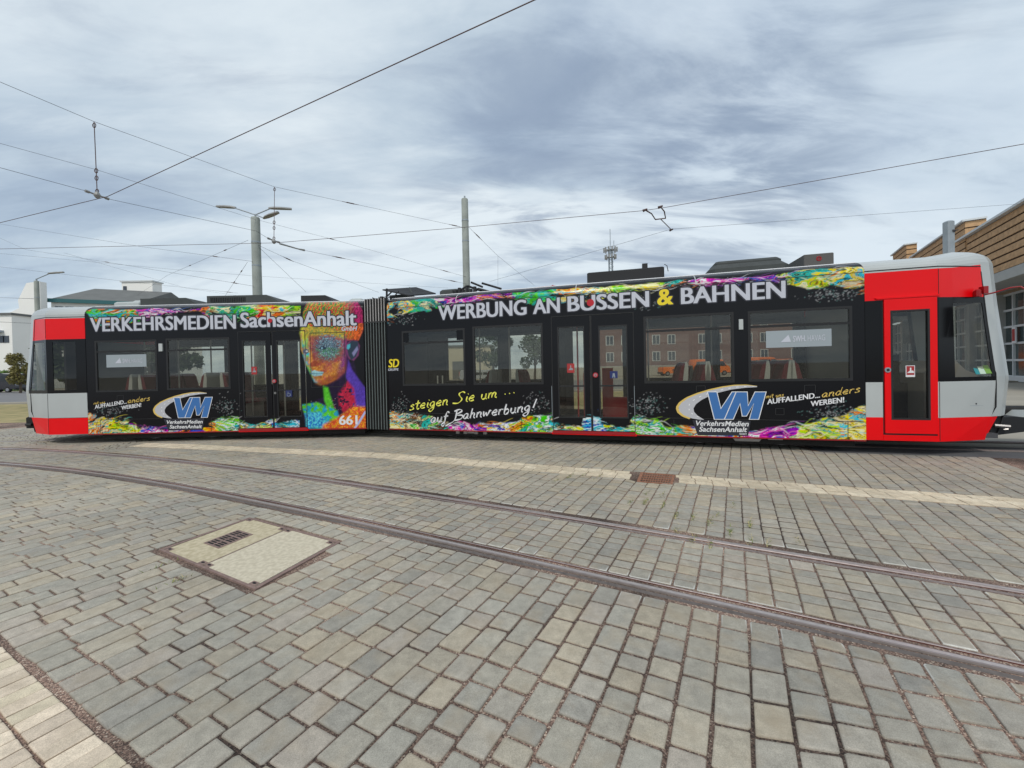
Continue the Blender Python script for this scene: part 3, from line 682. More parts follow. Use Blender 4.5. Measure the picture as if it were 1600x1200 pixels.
def band(cv, keys, dens, hgt, seed, base, up=1, cut=0.5):
    """keys: px -> palette ; hgt: px -> reach of the band above (or below) its base line ; base: unrolled height"""
    kx = [k[0] for k in keys]
    X = cv.U*1.0; Y = cv.W
    wx = fbm(X*1.3, Y*3.0, seed, 4)-.5; wy = fbm(X*1.3+40, Y*3+40, seed+3, 4)-.5
    qx = X + wx*1.1; qy = Y + wy*0.55
    d = (cv.W - base)*up
    h = np.interp(cv.px, [k[0] for k in hgt], [k[1] for k in hgt])
    edge = fbm(X*2.2+5, Y*4, seed+9, 5)-.5
    n1 = fbm(qx*3.4, qy*10, seed+20, 6)
    upx = 0.5 if up > 0 else np.interp(cv.px, [q[0] for q in hgt], [q[1]*.30 for q in hgt]) + (fbm(X*1.6+3, Y*3, seed+13, 4)-.5)*.22
    mask = sstep(0, .05, h - d + edge*h*1.1) * sstep(0, .04, d + upx)
    body = sstep(cut-.1, cut+.06, n1 + 0.35*(1 - np.clip(d/np.maximum(h, 1e-3), 0, 1.5)) - .08)
    which = np.clip(fbm(qx*4.8+9, qy*15+3, seed+31, 5)*2.4-.7, 0, .999)
    col = np.zeros(cv.c.shape)
    pxn = cv.px + (fbm(X*1.5, Y*6, seed+50, 3)-.5)*46
    idx = np.clip(np.searchsorted(kx, pxn)-1, 0, len(kx)-1)
    for i, (_, pal) in enumerate(keys):
        sel = idx == i; n = len(pal); f = which[sel]*(n-1); a = np.floor(f).astype(int); fr = sstep(.2, .8, f-a)[:, None]; pa = np.array(pal)
        col[sel] = pa[a]*(1-fr) + pa[np.minimum(a+1, n-1)]*fr
    # bright filaments and dark veins
    r1 = np.abs(fbm(qx*3+3, qy*14, seed+60, 4)-.5); r2 = np.abs(fbm(qx*3.8+13, qy*18, seed+70, 4)-.5)
    fil = sstep(.020, .0, r1); vein = sstep(.055, .005, r2)
    col = col*(1-.8*vein[..., None]); col = col*(1-.6*fil[..., None]) + np.array((.9,.9,.82))*.6*fil[..., None]
    shade = .6 + .8*fbm(qx*5, qy*22, seed+80, 3); col = col*shade[..., None]
    mn = col.mean(-1, keepdims=True); col = np.clip(mn + (col-mn)*1.35, 0, 1)**1.18
    cv.mix(np.clip(mask*body*dens, 0, 1), np.clip(col, 0, .92))
    r_ = np.random.default_rng(seed+99)
    # flying strands
    pxr = cv.px[0]
    for k in range(int(17*(cv.u[-1]-cv.u[0]))):
        i = r_.integers(0, len(cv.u)); hh = np.interp(pxr[i], [q[0] for q in hgt], [q[1] for q in hgt])
        if hh < .12: continue
        u = cv.u[i]; w0 = base + up*(r_.uniform(0, .9) if up > 0 else r_.uniform(-.15, .8))*hh; L = r_.uniform(.10, .5); amp = r_.uniform(.02, .07)
        pal = keys[max(np.searchsorted(kx, pxr[i])-1, 0)][1]; c = np.array(pal[r_.integers(0, len(pal))])
        if r_.random() < .25: c = np.array(WHT)
        if max(c) < .3: c = c*.5
        else: c = np.minimum(c*1.15, .92)
        ph = r_.uniform(0, 6.3); fr = r_.uniform(3, 9); sl = r_.uniform(-.25, .25)
        pts = [(u+L*t, w0 + amp*math.sin(ph+fr*L*t*2) + sl*L*t) for t in np.linspace(0, 1, 14)]
        cv.stroke(pts, r_.uniform(.0045, .009), c, .75)
def splat(cv, box, n, seed, cols=((.35,.36,.37),(.12,.25,.23),(.5,.5,.5)), rr=(.004,.009)):
    r_ = np.random.default_rng(seed)
    for k in range(n):
        u = r_.normal((box[0]+box[1])/2, (box[1]-box[0])*.24); w_ = r_.normal(box[2]+(box[3]-box[2])*.4, (box[3]-box[2])*.25); c = cols[r_.integers(0, len(cols))]; l = r_.uniform(0, .04); a = r_.uniform(-.9, .9)
        cv.stroke([(u, w_), (u+l*math.cos(a), w_+l*math.sin(a))], r_.uniform(*rr), c, .8)

CA = Canvas(UA0, UA1, TA); CB = Canvas(UB0, UB1, TB)
G1 = [TEAL, CREAM, LIME, YEL, TEAL]; G2 = [GRN, LIME, TEAL, WHT, GRN]; G3 = [BRN, TEAL, GRN, YEL, CYAN]; PK = [PUR, PNK, WHT, PNK, BLU]; OR = [ORG, YEL, WHT, BLU, PUR]
CR = [CREAM, YEL, CYAN, ORG, CREAM]; DR = [YEL, LIME, CREAM, BRN, TEAL, CYAN]; BL = [CYAN, WHT, BLU, CYAN]
band(CA, [(0,CR),(172,G1),(212,PK),(250,PUR and [PUR,PNK,WHT,DRK]),(275,[DRK,ORG,PUR,BLU]),(318,[TEAL,ORG,YEL]),(335,G2),(375,DR),(415,BL),(432,DR),(450,[CYAN,BLU,WHT,CYAN])], 1.0,
     [(134,.48),(165,.40),(200,.34),(225,.24),(255,.10),(315,.07),(325,.18),(345,.33),(372,.42),(375,.22),(412,.22),(418,.36),(430,.36),(434,.22),(470,.24)], 100, ZB, 1, .42)
band(CA, [(0,[CYAN,GRN,ORG,TEAL]),(215,PK),(290,[DRK,ORG,PUR,BRN]),(330,[GRN,TEAL,CREAM,GRN]),(396,[ORG,REDC,YEL,CREAM,CYAN]),(440,[GRN,LIME,CREAM])], .9,
     [(134,.05),(150,.42),(200,.33),(250,.16),(310,.08),(330,.3),(390,.42),(440,.36),(475,.22)], 200, 3.27, -1, .5)
band(CB, [(0,CR),(640,[TEAL,BRN,CREAM,GRN]),(695,PK),(745,[BLU,PUR,ORG,WHT]),(770,OR),(800,[ORG,YEL,GRN,TEAL]),(825,G2),(866,DR),(905,BL),(945,DR),(985,G2),(1050,[TEAL,CREAM,ORG,TEAL]),(1085,OR),(1165,[PUR,PNK,WHT,PNK,BLU]),(1235,G1),(1300,CR)], 1.0,
     [(600,.46),(640,.40),(690,.22),(740,.16),(780,.24),(850,.42),(862,.45),(866,.2),(908,.2),(912,.4),(935,.4),(940,.2),(982,.22),(990,.48),(1040,.26),(1085,.2),(1170,.14),(1200,.24),(1235,.3),(1280,.38),(1352,.58)], 300, ZB, 1, .42)
band(CB, [(0,CR),(640,[GRN,TEAL,CREAM]),(690,PK),(750,[DRK,ORG,PUR,DRK]),(800,[GRN,TEAL,GRN]),(868,[ORG,YEL,CREAM,CYAN,ORG]),(935,[GRN,LIME,CREAM,YEL]),(1040,[TEAL,DRK,ORG]),(1080,PK),(1165,[PUR,BLU,PNK,WHT]),(1225,G1),(1300,[CYAN,YEL,CREAM,ORG])], .95,
     [(600,.42),(650,.36),(700,.22),(790,.1),(815,.24),(880,.36),(960,.3),(1030,.16),(1060,.1),(1085,.2),(1150,.12),(1220,.2),(1250,.36),(1352,.42)], 400, 3.28, -1, .5)
def ubox(fn, x0, x1, y0, y1): a = fn(x0, y1); b = fn(x1, y0); return (a[0], b[0], a[1], b[1])
for fn, cv, bx, n in [(uzA,CA,(140,200,632,650),90),(uzA,CA,(335,372,618,648),110),(uzA,CA,(470,500,612,640),70),(uzB,CB,(606,650,615,645),90),(uzB,CB,(820,862,608,640),80),(uzB,CB,(985,1040,610,650),170),
                      (uzB,CB,(1255,1350,630,655),170),(uzB,CB,(606,660,490,508),60),(uzB,CB,(1245,1350,445,470),130),(uzB,CB,(980,1040,470,485),40)]:
    splat(cv, ubox(fn, *bx), n, bx[0]+n)
# --- painted portrait at the end of section A (an anonymous model, colours thrown over a dark ground)
def face(cv):
    x, y = cv.px, cv.py
    q = lambda X, Y: (450+X/5.453, 460+Y/5.453)
    P = lambda L: [q(*p) for p in L]
    nz = fbm(x*.25, y*.25, 900, 4); nz2 = fbm(x*.6, y*.6, 905, 4)
    reg = cv.poly([(470,440),(570,440),(572,680),(468,680)], 0.3)
    cv.mix(reg, (0.009,0.009,0.012))
    neck = P([(300,770),(480,640),(560,560),(590,700),(660,830),(670,1140),(160,1140),(110,960),(240,900),(320,870)])
    cv.mix(cv.poly(neck, 2), (.022,.012,.04))
    cv.mix(cv.poly(P([(515,560),(545,640),(600,720),(660,800),(665,960),(560,960),(540,800),(490,700)]), 2), (.10,.05,.42))
    cv.mix(cv.poly(P([(430,850),(510,740),(560,800),(580,950),(500,1050),(440,960)]), 3)*(nz > .35), (.50,.02,.06))
    cv.mix(cv.poly(P([(300,780),(340,790),(400,1000),(350,1010),(310,900)]), 2), (.10,.55,.03))
    cv.mix(cv.poly(P([(115,940),(250,920),(420,990),(440,1050),(330,1140),(165,1140),(150,1040)]), 2), np.where((nz[...,None] > .48), np.array((.10,.55,.04)), np.array((.02,.35,.55))))
    cv.mix(cv.poly(P([(150,1010),(260,1000),(330,1080),(300,1140),(160,1140)]), 3), np.where(nz2[...,None] > .5, np.array((.03,.22,.60)), np.array((.10,.60,.70))))
    cv.mix(cv.poly(P([(300,1110),(420,1050),(480,1010),(560,950),(665,960),(670,1140),(290,1145)]), 3), np.where(nz2[...,None] > .52, np.array((.85,.35,.02)), np.array((.75,.10,.03))))
    head = P([(150,180),(230,70),(400,60),(560,70),(625,140),(640,300),(600,385),(500,395),(492,560),(492,650),(420,720),(330,765),(270,770),(225,740),(200,680),(170,620),(150,600),(135,520),(110,470),(110,330)])
    hm = cv.poly(head, 1.2)
    # base skin: orange-brown shifting to green/yellow at left, red at top right
    t = np.clip((x-470)/80, 0, 1)[..., None]
    base = np.array((.55,.50,.04))*(1-sstep(.0,.25,t)) + np.array((.62,.17,.03))*sstep(.0,.25,t)*(1-sstep(.75,1,t)) + np.array((.40,.05,.10))*sstep(.75,1,t)
    base = base*(.45+.75*nz[...,None])
    cv.mix(hm, base)
    cv.mix(cv.poly(P([(110,320),(160,290),(185,480),(190,600),(215,700),(280,770),(225,745),(165,620),(130,520)]), 2), np.where(nz[...,None] > .5, np.array((.12,.60,.15)), np.array((.05,.50,.60))))
    cv.mix(cv.poly(P([(140,150),(330,280),(200,330),(130,420),(105,330)]), 3), (.62,.62,.04))
    cv.mix(cv.poly(P([(205,640),(300,620),(470,560),(480,640),(400,720),(300,765),(230,740)]), 3)*.5, (.70,.28,.03))
    nz3 = fbm(x*.9, y*.9, 960, 4); nz4 = fbm(x*.13, y*.13, 970, 3)
    cv.mix(hm*sstep(.42,.62,nz4)*.55, (.45,.04,.10)); cv.mix(hm*sstep(.5,.8,nz)*.4, (.70,.38,.10)); cv.mix(hm*sstep(.60,.70,nz3)*.4*(x < 500), (.6,.6,.10)); cv.mix(hm*sstep(.5,.7,fbm(x*.35, y*.35, 975, 4))*.5*(x > 500), (.35,.08,.03))
    cv.mix(cv.poly(P([(455,330),(500,380),(500,560),(480,660),(430,710),(440,600),(470,480)]), 6)*.85, (.16,.03,.22))
    cv.mix(cv.poly(P([(235,760),(330,720),(430,660),(490,600),(490,660),(420,725),(330,770),(270,775)]), 3)*.7, (.28,.07,.02))
    cv.mix(cv.poly(P([(225,360),(300,345),(380,365),(440,420),(430,520),(380,580),(280,560),(225,520),(205,440)]), 9)*.8, (.13,.05,.10))
    cv.mix(cv.poly(P([(195,470),(215,560),(195,590),(172,590),(180,540)]), 2)*.9, (.75,.30,.05)); cv.mix(cv.poly(P([(215,440),(232,560),(215,580),(205,520)]), 2)*.7, (.25,.05,.04))
    cv.mix(cv.poly(P([(205,705),(250,700),(290,710),(250,722),(215,718)]), 2)*.6, (.25,.15,.02))
    # hair
    hair = P([(130,150),(170,60),(590,60),(635,140),(640,300),(600,390),(500,380),(470,310),(330,300),(200,290),(140,220)])
    st = np.sin((x*0.9+y*0.55)*1.15 + nz*11) + (nz3-.5)*2.2
    hc = np.where(st[...,None] > .25, np.array((.62,.04,.03)), np.where(st[...,None] > -.35, np.array((.60,.55,.05)), np.array((.08,.20,.04))))
    tt = np.clip((x-535)/20, 0, 1)[...,None]
    hc = hc*(1-tt) + np.where(y[...,None] > 505, np.array((.75,.13,.02)), np.array((.42,.015,.12)))*tt*(.35+.5*nz2[...,None]+.55*(np.sin((x*1.0+y*.35)*1.1+nz*9) > 0)[...,None])
    cv.mix(cv.poly(hair, 2), hc)
    cv.mix(cv.poly(P([(150,290),(260,270),(480,320),(480,380),(350,345),(220,350),(150,350)]), 3), np.where(nz2[...,None] > .5, np.array((.62,.42,.05)), np.array((.30,.32,.06))))
    # eye splash
    ex, ey = q(345, 450); dd = np.hypot((x-ex)/21, (y-ey)/19) + (nz2-.5)*1.1
    cv.mix(sstep(1.2, .5, dd)*.9, (.05,.09,.14)); cv.mix(sstep(1.15, .7, dd)*sstep(.5,.62,fbm(x*1.2+y*.5, y*1.2-x*.3, 930, 4)), (.20,.36,.44)); cv.mix(sstep(1.1, .8, dd)*(fbm(x*2.1, y*2.1, 931, 2) > .76), (.5,.62,.66)); cv.mix(sstep(1.2,.5,dd)*(fbm(x*1.6, y*1.6, 940, 3) > .57)*(y > ey+1), (.08,.34,.09))
    ex, ey = q(295, 458); cv.mix(sstep(1.2,.7,np.hypot((x-ex)/6.5,(y-ey)/2.6)), (.03,.05,.09)); cv.mix(sstep(1.2,.7,np.hypot((x-ex+1)/1.6,(y-ey)/1.6)), (.25,.5,.6))
    ex, ey = q(152, 485); cv.mix(sstep(1.2,.7,np.hypot((x-ex)/4.5,(y-ey)/4)), (.05,.06,.14)); cv.mix(sstep(1.2,.7,np.hypot((x-ex-1.5)/1.8,(y-ey)/1.5)), (.6,.6,.6))
    lim = sstep(.66, .74, fbm(x*1.3, y*1.3, 980, 2))*cv.poly(P([(300,600),(480,540),(470,660),(330,700)]), 3); cv.mix(lim*.6, (.8,.45,.15))
    # nose shadow, lips
    cv.mix(cv.poly(P([(185,590),(230,560),(265,590),(240,615),(190,612)]), 1), (.35,.07,.03))
    cv.mix(cv.poly(P([(200,655),(225,645),(255,655),(305,660),(290,690),(230,698),(205,690)]), .7), (.32,.58,.62))
    cv.mix(cv.poly(P([(200,672),(300,672),(298,676),(200,678)]), .5), (.08,.2,.28))
    # ear
    cv.mix(cv.poly(P([(490,430),(530,395),(590,395),(612,440),(600,520),(560,565),(520,550),(495,500)]), 1.2), (.20,.05,.16))
    cv.mix(cv.poly(P([(500,440),(540,395),(595,400),(605,460),(580,530),(540,560),(515,520)]), 1), (.03,.05,.08))
    cv.mix(cv.poly(P([(505,430),(530,420),(530,450),(515,470),(500,460)]), 1), (.08,.5,.6)); cv.mix(cv.poly(P([(545,500),(590,440),(598,470),(560,530)]), 1), (.25,.25,.45))
    txt = (.6 + .8*fbm(x*.5+y*.15, y*.35, 990, 4))*(.8+.4*fbm(x*.15, y*.15, 995, 2)); cv.c = np.where((reg*(np.maximum(hm, cv.poly(neck, 1))) > .5)[...,None], cv.c*txt[...,None], cv.c)
    ub = ubox(uzA, 480, 566, 612, 650); splat(cv, ub, 60, 77, ((.7,.7,.7),(.6,.1,.1)), (.003,.007))
    cv.mix(cv.poly(P([(560,1140),(600,1080),(655,990),(662,1010),(610,1100),(575,1142)]), .6), (.50,.55,.85))
face(CA)

def panel(cv, name, TT, u0, u1, w0, w1, holes=(), dv=0.0, parent=None):
    """cut a piece out of the printed canvas as a real sheet, with openings"""
    ub = sorted(set([round(x, 4) for x in list(cv.u[(cv.u > u0) & (cv.u < u1)]) + [u0, u1] + [h[k] for h in holes for k in (0,1) if u0 < h[k] < u1]]))
    wb = sorted(set([round(x, 4) for x in list(cv.w[(cv.w > w0) & (cv.w < w1)]) + [w0, w1] + [h[k] for h in holes for k in (2,3) if w0 < h[k] < w1]]))
    ub, wb = np.array(ub), np.array(wb); nu, nw = len(ub), len(wb); U, W_ = np.meshgrid(ub, wb)
    ci = np.clip(np.rint((U-cv.u[0])/cv.res*(len(cv.u)-1)*cv.res/(cv.u[-1]-cv.u[0])).astype(int), 0, len(cv.u)-1); cj = np.clip(np.rint((W_-cv.w[0])/(cv.w[-1]-cv.w[0])*(len(cv.w)-1)).astype(int), 0, len(cv.w)-1)
    col = cv.c[cj, ci]; v, z = unroll(W_); X, Y, Z = TT(U, v+dv, z)
    um, wm = (ub[:-1]+ub[1:])/2, (wb[:-1]+wb[1:])/2; UM, WM = np.meshgrid(um, wm); keep = np.ones(UM.shape, bool)
    for h in holes: keep &= ~((UM > h[0]) & (UM < h[1]) & (WM > h[2]) & (WM < h[3]))
    j, i = np.where(keep); q = np.stack([j*nu+i, j*nu+i+1, (j+1)*nu+i+1, (j+1)*nu+i], 1)
    used, inv = np.unique(q.ravel(), return_inverse=True)
    co = np.stack([X.ravel()[used]-OFF[0], Y.ravel()[used]-OFF[1], np.broadcast_to(Z, U.shape).ravel()[used]-OFF[2]], 1)
    me = bpy.data.meshes.new(name); me.vertices.add(len(used)); me.vertices.foreach_set('co', co.astype(np.float32).ravel())
    nf = len(q); me.loops.add(nf*4); me.loops.foreach_set('vertex_index', inv.astype(np.int32).ravel()); me.polygons.add(nf)
    me.polygons.foreach_set('loop_start', (np.arange(nf)*4).astype(np.int32)); me.update(calc_edges=True)
    ca = me.color_attributes.new('paint', 'FLOAT_COLOR', 'POINT'); cc_ = np.ones((len(used), 4), np.float32); cc_[:, :3] = np.clip(col.reshape(-1,3)[used]*.88, 0, 1); ca.data.foreach_set('color', cc_.ravel())
    me.materials.append(M['wrap']); me.polygons.foreach_set('use_smooth', [True]*nf); me.update()
    o = bpy.data.objects.new(name, me); COL.objects.link(o); o.parent = parent or TR; return o

# --- window and door lists in local metres -------------------------
def rc(fn, x0, x1, yt, yb):
    xm = (x0+x1)/2; ym = (yt+yb)/2
    return (round(fn(x0, ym)[0],3), round(fn(x1, ym)[0],3), round(fn(xm, yb)[1],3), round(fn(xm, yt)[1],3))
WA = [rc(uzA,149,246,531.5,612), rc(uzA,260,359.5,528,608.5)]
WB = [rc(uzB,628.5,727,515,602.5), rc(uzB,739,848.5,507.5,601), rc(uzB,1006,1147,491,598.5), rc(uzB,1169,1332,482,595.5)]
DA = (uzA(372,560)[0], uzA(478,560)[0], ZB+.02, uzA(425,517)[1])
DB = (uzB(862,560)[0], uzB(991,560)[0], ZB+.02, uzB(925,491)[1])
FW = rc(uzA,485,539.5,519.5,605)
for k, (cv, nm, TT, u0, u1, hl) in enumerate([(CA,'side_panel',TA,UA0,UA1,WA+[DA]), (CB,'side_panel',TB,UB0,UB1,WB+[DB])]):
    o = panel(cv, nm, TT, u0, u1, ZB, WT, hl)
    o['label'] = 'black side panel with a painted face in rainbow colours' if k == 0 else 'black side panel with colour splashes and white slogan'
print('WB', WB, 'DB', DB, 'WA', WA, 'DA', DA)

def frame_ring(mb, r, t, v0, v1):
    u0, u1, z0, z1 = r
    mb.box(u0, u1, v0, v1, z1-t, z1); mb.box(u0, u1, v0, v1, z0, z0+t); mb.box(u0, u0+t, v0, v1, z0+t, z1-t); mb.box(u1-t, u1, v0, v1, z0+t, z1-t)
def window(TT, r, transom=None, sill_top=None, dark=False, t=0.045):
    b = MB(TT); frame_ring(b, r, t, -0.004, 0.05); f = part(b, 'window', M['rubber'])
    u0, u1, z0, z1 = r; b = MB(TT); b.box(u0+t, u1-t, 0.008, 0.014, z0+t, z1-t); part(b, 'pane', M['panedark' if dark else 'pane'], f)
    if transom:
        b = MB(TT); b.box(u0+t, u1-t, -0.002, 0.03, transom-.022, transom+.022); part(b, 'transom', M['rubber'], f)
    return f
trA = [uzA(200,549)[1], uzA(310,546.5)[1]]
wins = [window(TA, WA[0], trA[0]), window(TA, WA[1], trA[1])]
wB = [window(TB, WB[0], uzB(678,535)[1]), window(TB, WB[1]), window(TB, WB[2], uzB(1077,515)[1]), window(TB, WB[3], uzB(1250,507.5)[1])]
b = MB(TB); r = rc(uzB,628.5,642,517,533); b.box(WB[0][0]+.045, uzB(639,560)[0], .003, .006, uzB(678,533)[1], WB[0][3]-.045); b.box(uzB(714,560)[0], WB[0][1]-.045, .003, .006, uzB(678,533)[1], WB[0][3]-.045); part(b, 'blackout', M['black'], wB[0])
# thin outline of the printed-over window
b = MB(TA); frame_ring(b, FW, 0.012, -0.003, 0.004); part(b, 'covered_window_seam', M['rubber'])

# seams of body panels and flaps
def seam(fn, TT, pts, t=0.010, mm='rubber', nm='panel_seam'):
    b = MB(TT)
    for (x0,y0,x1,y1) in pts:
        a = fn(x0,y0); c = fn(x1,y1); L = math.hypot(c[0]-a[0], c[1]-a[1]); n = (-(c[1]-a[1])/L*t/2, (c[0]-a[0])/L*t/2)
        b.prism([(a[0]+n[0],a[1]+n[1]),(c[0]+n[0],c[1]+n[1]),(c[0]-n[0],c[1]-n[1]),(a[0]-n[0],a[1]-n[1])], -0.0015, 0.002, 'y')
    return part(b, nm, M[mm])
seam(uzA, TA, [(137,495.5,470,487),(157,656,157,676),(157,656,250,654),(330,653,331,673),(330,653,374,652),(183,618,193,617.8),(183,618,183,626),(193,618,193,626),(183,626,193,626)])
seam(uzB, TB, [(607,482,1350,425),(634,645,634,671),(634,645,862,649),(815,651,815,673),(992,652,1350,659),(1053,656,1053,681),(1325,658,1325,687),(1088,603,1102,602.6),(1088,603,1088,612),(1102,603,1102,612),(1257,602,1274,601.5),(1257,602,1257,614),(1274,602,1274,614),(1212,638,1225,638),(1212,638,1212,648),(1225,638,1225,648),(1212,648,1225,648)], mm='rubber')
seam(uzB, TB, [(862,603,863,650),(991,603,992,650)], 0.009, 'signgrey', 'door_edge_strip')
# roof-edge drip line, coloured white to paint in the highlight along the edge
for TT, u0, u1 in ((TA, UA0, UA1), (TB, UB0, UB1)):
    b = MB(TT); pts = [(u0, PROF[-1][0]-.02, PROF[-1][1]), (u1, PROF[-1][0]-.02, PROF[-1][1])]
    b.tube([pts[0], pts[1]], 0.014, 5); part(b, 'roof_gutter_highlight', M['white2'])

# --- doors ---------------------------------------------------------
def plug_door(cv, TT, D, fn, split, leaves, bar_y, zb, label):
    fr = MB(TT); frame_ring(fr, (D[0], D[1], D[2]-.01, D[3]), 0.014, 0.0, 0.10); fr.box(split-.022, split+.022, 0.01, 0.04, D[2], D[3]-.014)
    dr = part(fr, 'door', M['rubber'])
    if label: dr['label'] = label
    for (u0, u1, g) in leaves:
        lf = panel(cv, 'door_leaf', TT, u0, u1, D[2]+.035, D[3]-.02, [g], -0.008, dr)
        b = MB(TT); frame_ring(b, g, 0.022, -0.012, 0.03); b.box(g[0]+.02, g[1]-.02, -0.011, 0.0, bar_y-.016, bar_y+.016); part(b, 'glazing_bead', M['rubber'], dr)
        b = MB(TT); b.box(g[0]+.02, g[1]-.02, 0.004, 0.009, g[2]+.02, g[3]-.02); part(b, 'pane', M['pane'], dr)
    b = MB(TT); b.box(D[0], D[1], -0.03, 0.03, D[2]-.022-.012, D[2]+.022); part(b, 'step_edge', M['darkred'], dr)
    return dr
spA = uzA(425.5,560)[0]; spB = uzB(923.5,560)[0]
gA1, gA2 = rc(uzA,380,417.5,532,652), rc(uzA,433,471,531,651.5)
gB1, gB2 = rc(uzB,872,914,510,653), rc(uzB,936,981,508,653.5)
dA = plug_door(CA, TA, DA, uzA, spA, [(DA[0]+.016, spA-.022, gA1), (spA+.022, DA[1]-.016, gA2)], uzA(425,610)[1], 0, None)
dB = plug_door(CB, TB, DB, uzB, spB, [(DB[0]+.016, spB-.022, gB1), (spB+.022, DB[1]-.016, gB2)], uzB(925,603)[1], 0, None)
def disc(TT, u, z, r, v0, v1, nm, m, parent, n=14):
    b = MB(TT); b.prism([(u+r*math.cos(a), z+r*math.sin(a)) for a in np.linspace(0, 2*math.pi, n+1)[:-1]], v0, v1, 'y'); return part(b, nm, m, parent)
for TT, fn, (px, py), dd, r in ((TA, uzA, (429.5,595.5), dA, .048), (TB, uzB, (930.5,586), dB, .052)):
    u, z = fn(px, py); disc(TT, u, z, r, -0.03, 0, 'door_button', M['reddot'], dd); disc(TT, u, z, r*.62, -0.036, -.02, 'door_button_ring', M['signgrey'], dd); disc(TT, u, z, r*.3, -0.04, -.02, 'door_button_centre', M['reddot'], dd)
u, z = uzA(430.5,614); disc(TA, u, z, .028, -.02, 0, 'door_lock', M['steel'], dA)
def plate(fn, TT, x0, x1, yt, yb, v0, v1, nm, m, parent=None):
    r = rc(fn, x0, x1, yt, yb); b = MB(TT); b.box(r[0], r[1], v0, v1, r[2], r[3]); return part(b, nm, m, parent), r
M['stickerred'] = mat('red_sticker', (0.38,0.03,0.03), 0.5)
for TT, fn, x0, x1, y0, y1, dd in ((TA,uzA,393,401.5,573,585,dA),(TB,uzB,886,897.5,568,582.5,dB)):
    _, r = plate(fn, TT, x0, x1, y0, y1, -.0025, .003, 'door_sticker', M['stickerred'], dd)
    b = MB(TT); cu, cz = (r[0]+r[1])/2, (r[2]+r[3])/2; b.prism([(cu-.05,cz-.04),(cu+.05,cz-.04),(cu+.04,cz),(cu+.01,cz),(cu+.01,cz+.06),(cu-.01,cz+.06),(cu-.01,cz)], -.004, -.0025, 'y'); part(b, 'sticker_hand', M['signgrey'], dd)
M['stickerblue'] = mat('blue_sticker', (0.015,0.025,0.12), 0.5)
for TT, fn, x0, x1, y0, y1, dd, kind in ((TA,uzA,447,457,610,620,dA,0),(TB,uzB,953,965,580,591,dB,1)):
    _, r = plate(fn, TT, x0, x1, y0, y1, -.0145, -.0125, 'door_sticker', M['stickerblue'], dd); cu, cz = (r[0]+r[1])/2, (r[2]+r[3])/2
    b = MB(TT)
    if kind == 0:
        b.tube([(cu-.02,-.016,cz+.05),(cu-.015,-.016,cz),(cu+.03,-.016,cz),(cu+.045,-.016,cz-.045)], .007, 5)
        b.tube([(cu-.005+.04*math.cos(a),-.016,cz-.025+.04*math.sin(a)) for a in np.linspace(2.2, 6.0, 9)], .006, 5)
    else:
        b.prism([(cu-.03,cz-.06),(cu-.012,cz-.06),(cu,cz-.01),(cu+.012,cz-.06),(cu+.03,cz-.06),(cu+.018,cz+.03),(cu-.018,cz+.03)], -.0165, -.015, 'y')
    part(b, 'pictogram', M['signgrey'], dd)
plate(uzA, TA, 249.5, 255, 537, 549, -.03, 0, 'side_marker', M['grey']); plate(uzB, TB, 1154, 1160.5, 499, 515, -.03, 0, 'side_marker', M['grey'])
# red sole bar under doors, thin dark red line elsewhere
for TT, u0, u1, d in ((TA, UA0, UA1, DA), (TB, UB0, UB1, DB)):
    b = MB(TT); b.box(u0, u1, -0.001, 0.05, ZB-.025, ZB-.001); part(b, 'sole_bar', M['darkred'])
    b = MB(TT); b.box(d[0]-.02, d[1]+.02, -0.02, 0.03, ZB-.035, ZB+.012); part(b, 'door_sill', M['red'])

# --- cab ends ------------------------------------------------------
def inward(z): return float(np.interp(z, [p[1] for p in PROF], [p[0] for p in PROF])) if z > ZT else 0.0
def rake(z): return float(np.interp(z, [0.25,0.62,0.70,1.38,1.46,2.2,3.1,3.45], [0.10,0.03,-0.05,-0.06,0.0,0.05,0.13,0.17]))
def shell(TT, st, wt, zr, keyfn, sg):
    mbs = {}
    def pos(i, z):
        u, v = st[i]; k = wt[i]; iv = inward(z)
        u2 = u - sg*(rake(z) + .75*iv)*k; v2 = v + iv*(1.15-v)/1.15; z = z + .10*k*max(0, min(1, (z-2.9)/.4))*(1 if sg > 0 else .5)
        return (u2, v2, z)
    for i in range(len(st)-1):
        for j in range(len(zr)-1):
            kk = keyfn(i, j)
            if kk is None: continue
            mbs.setdefault(kk, MB(TT)).add([pos(i, zr[j]), pos(i+1, zr[j]), pos(i+1, zr[j+1]), pos(i, zr[j+1])], [(0,1,2,3)])
    # roof cap
    top = [pos(i, zr[-1]) for i in range(len(st))]
    mbs.setdefault(('nose_roof','grey'), MB(TT)).add(top, [tuple(range(len(top)))])
    for (nm, mm), b in mbs.items():
        o = part(b, nm, M[mm])
        m = o.modifiers.new('thick', 'SOLIDIFY'); m.thickness = 0.012; m.offset = 0
    return pos
TOPS = [p[1] for p in PROF]
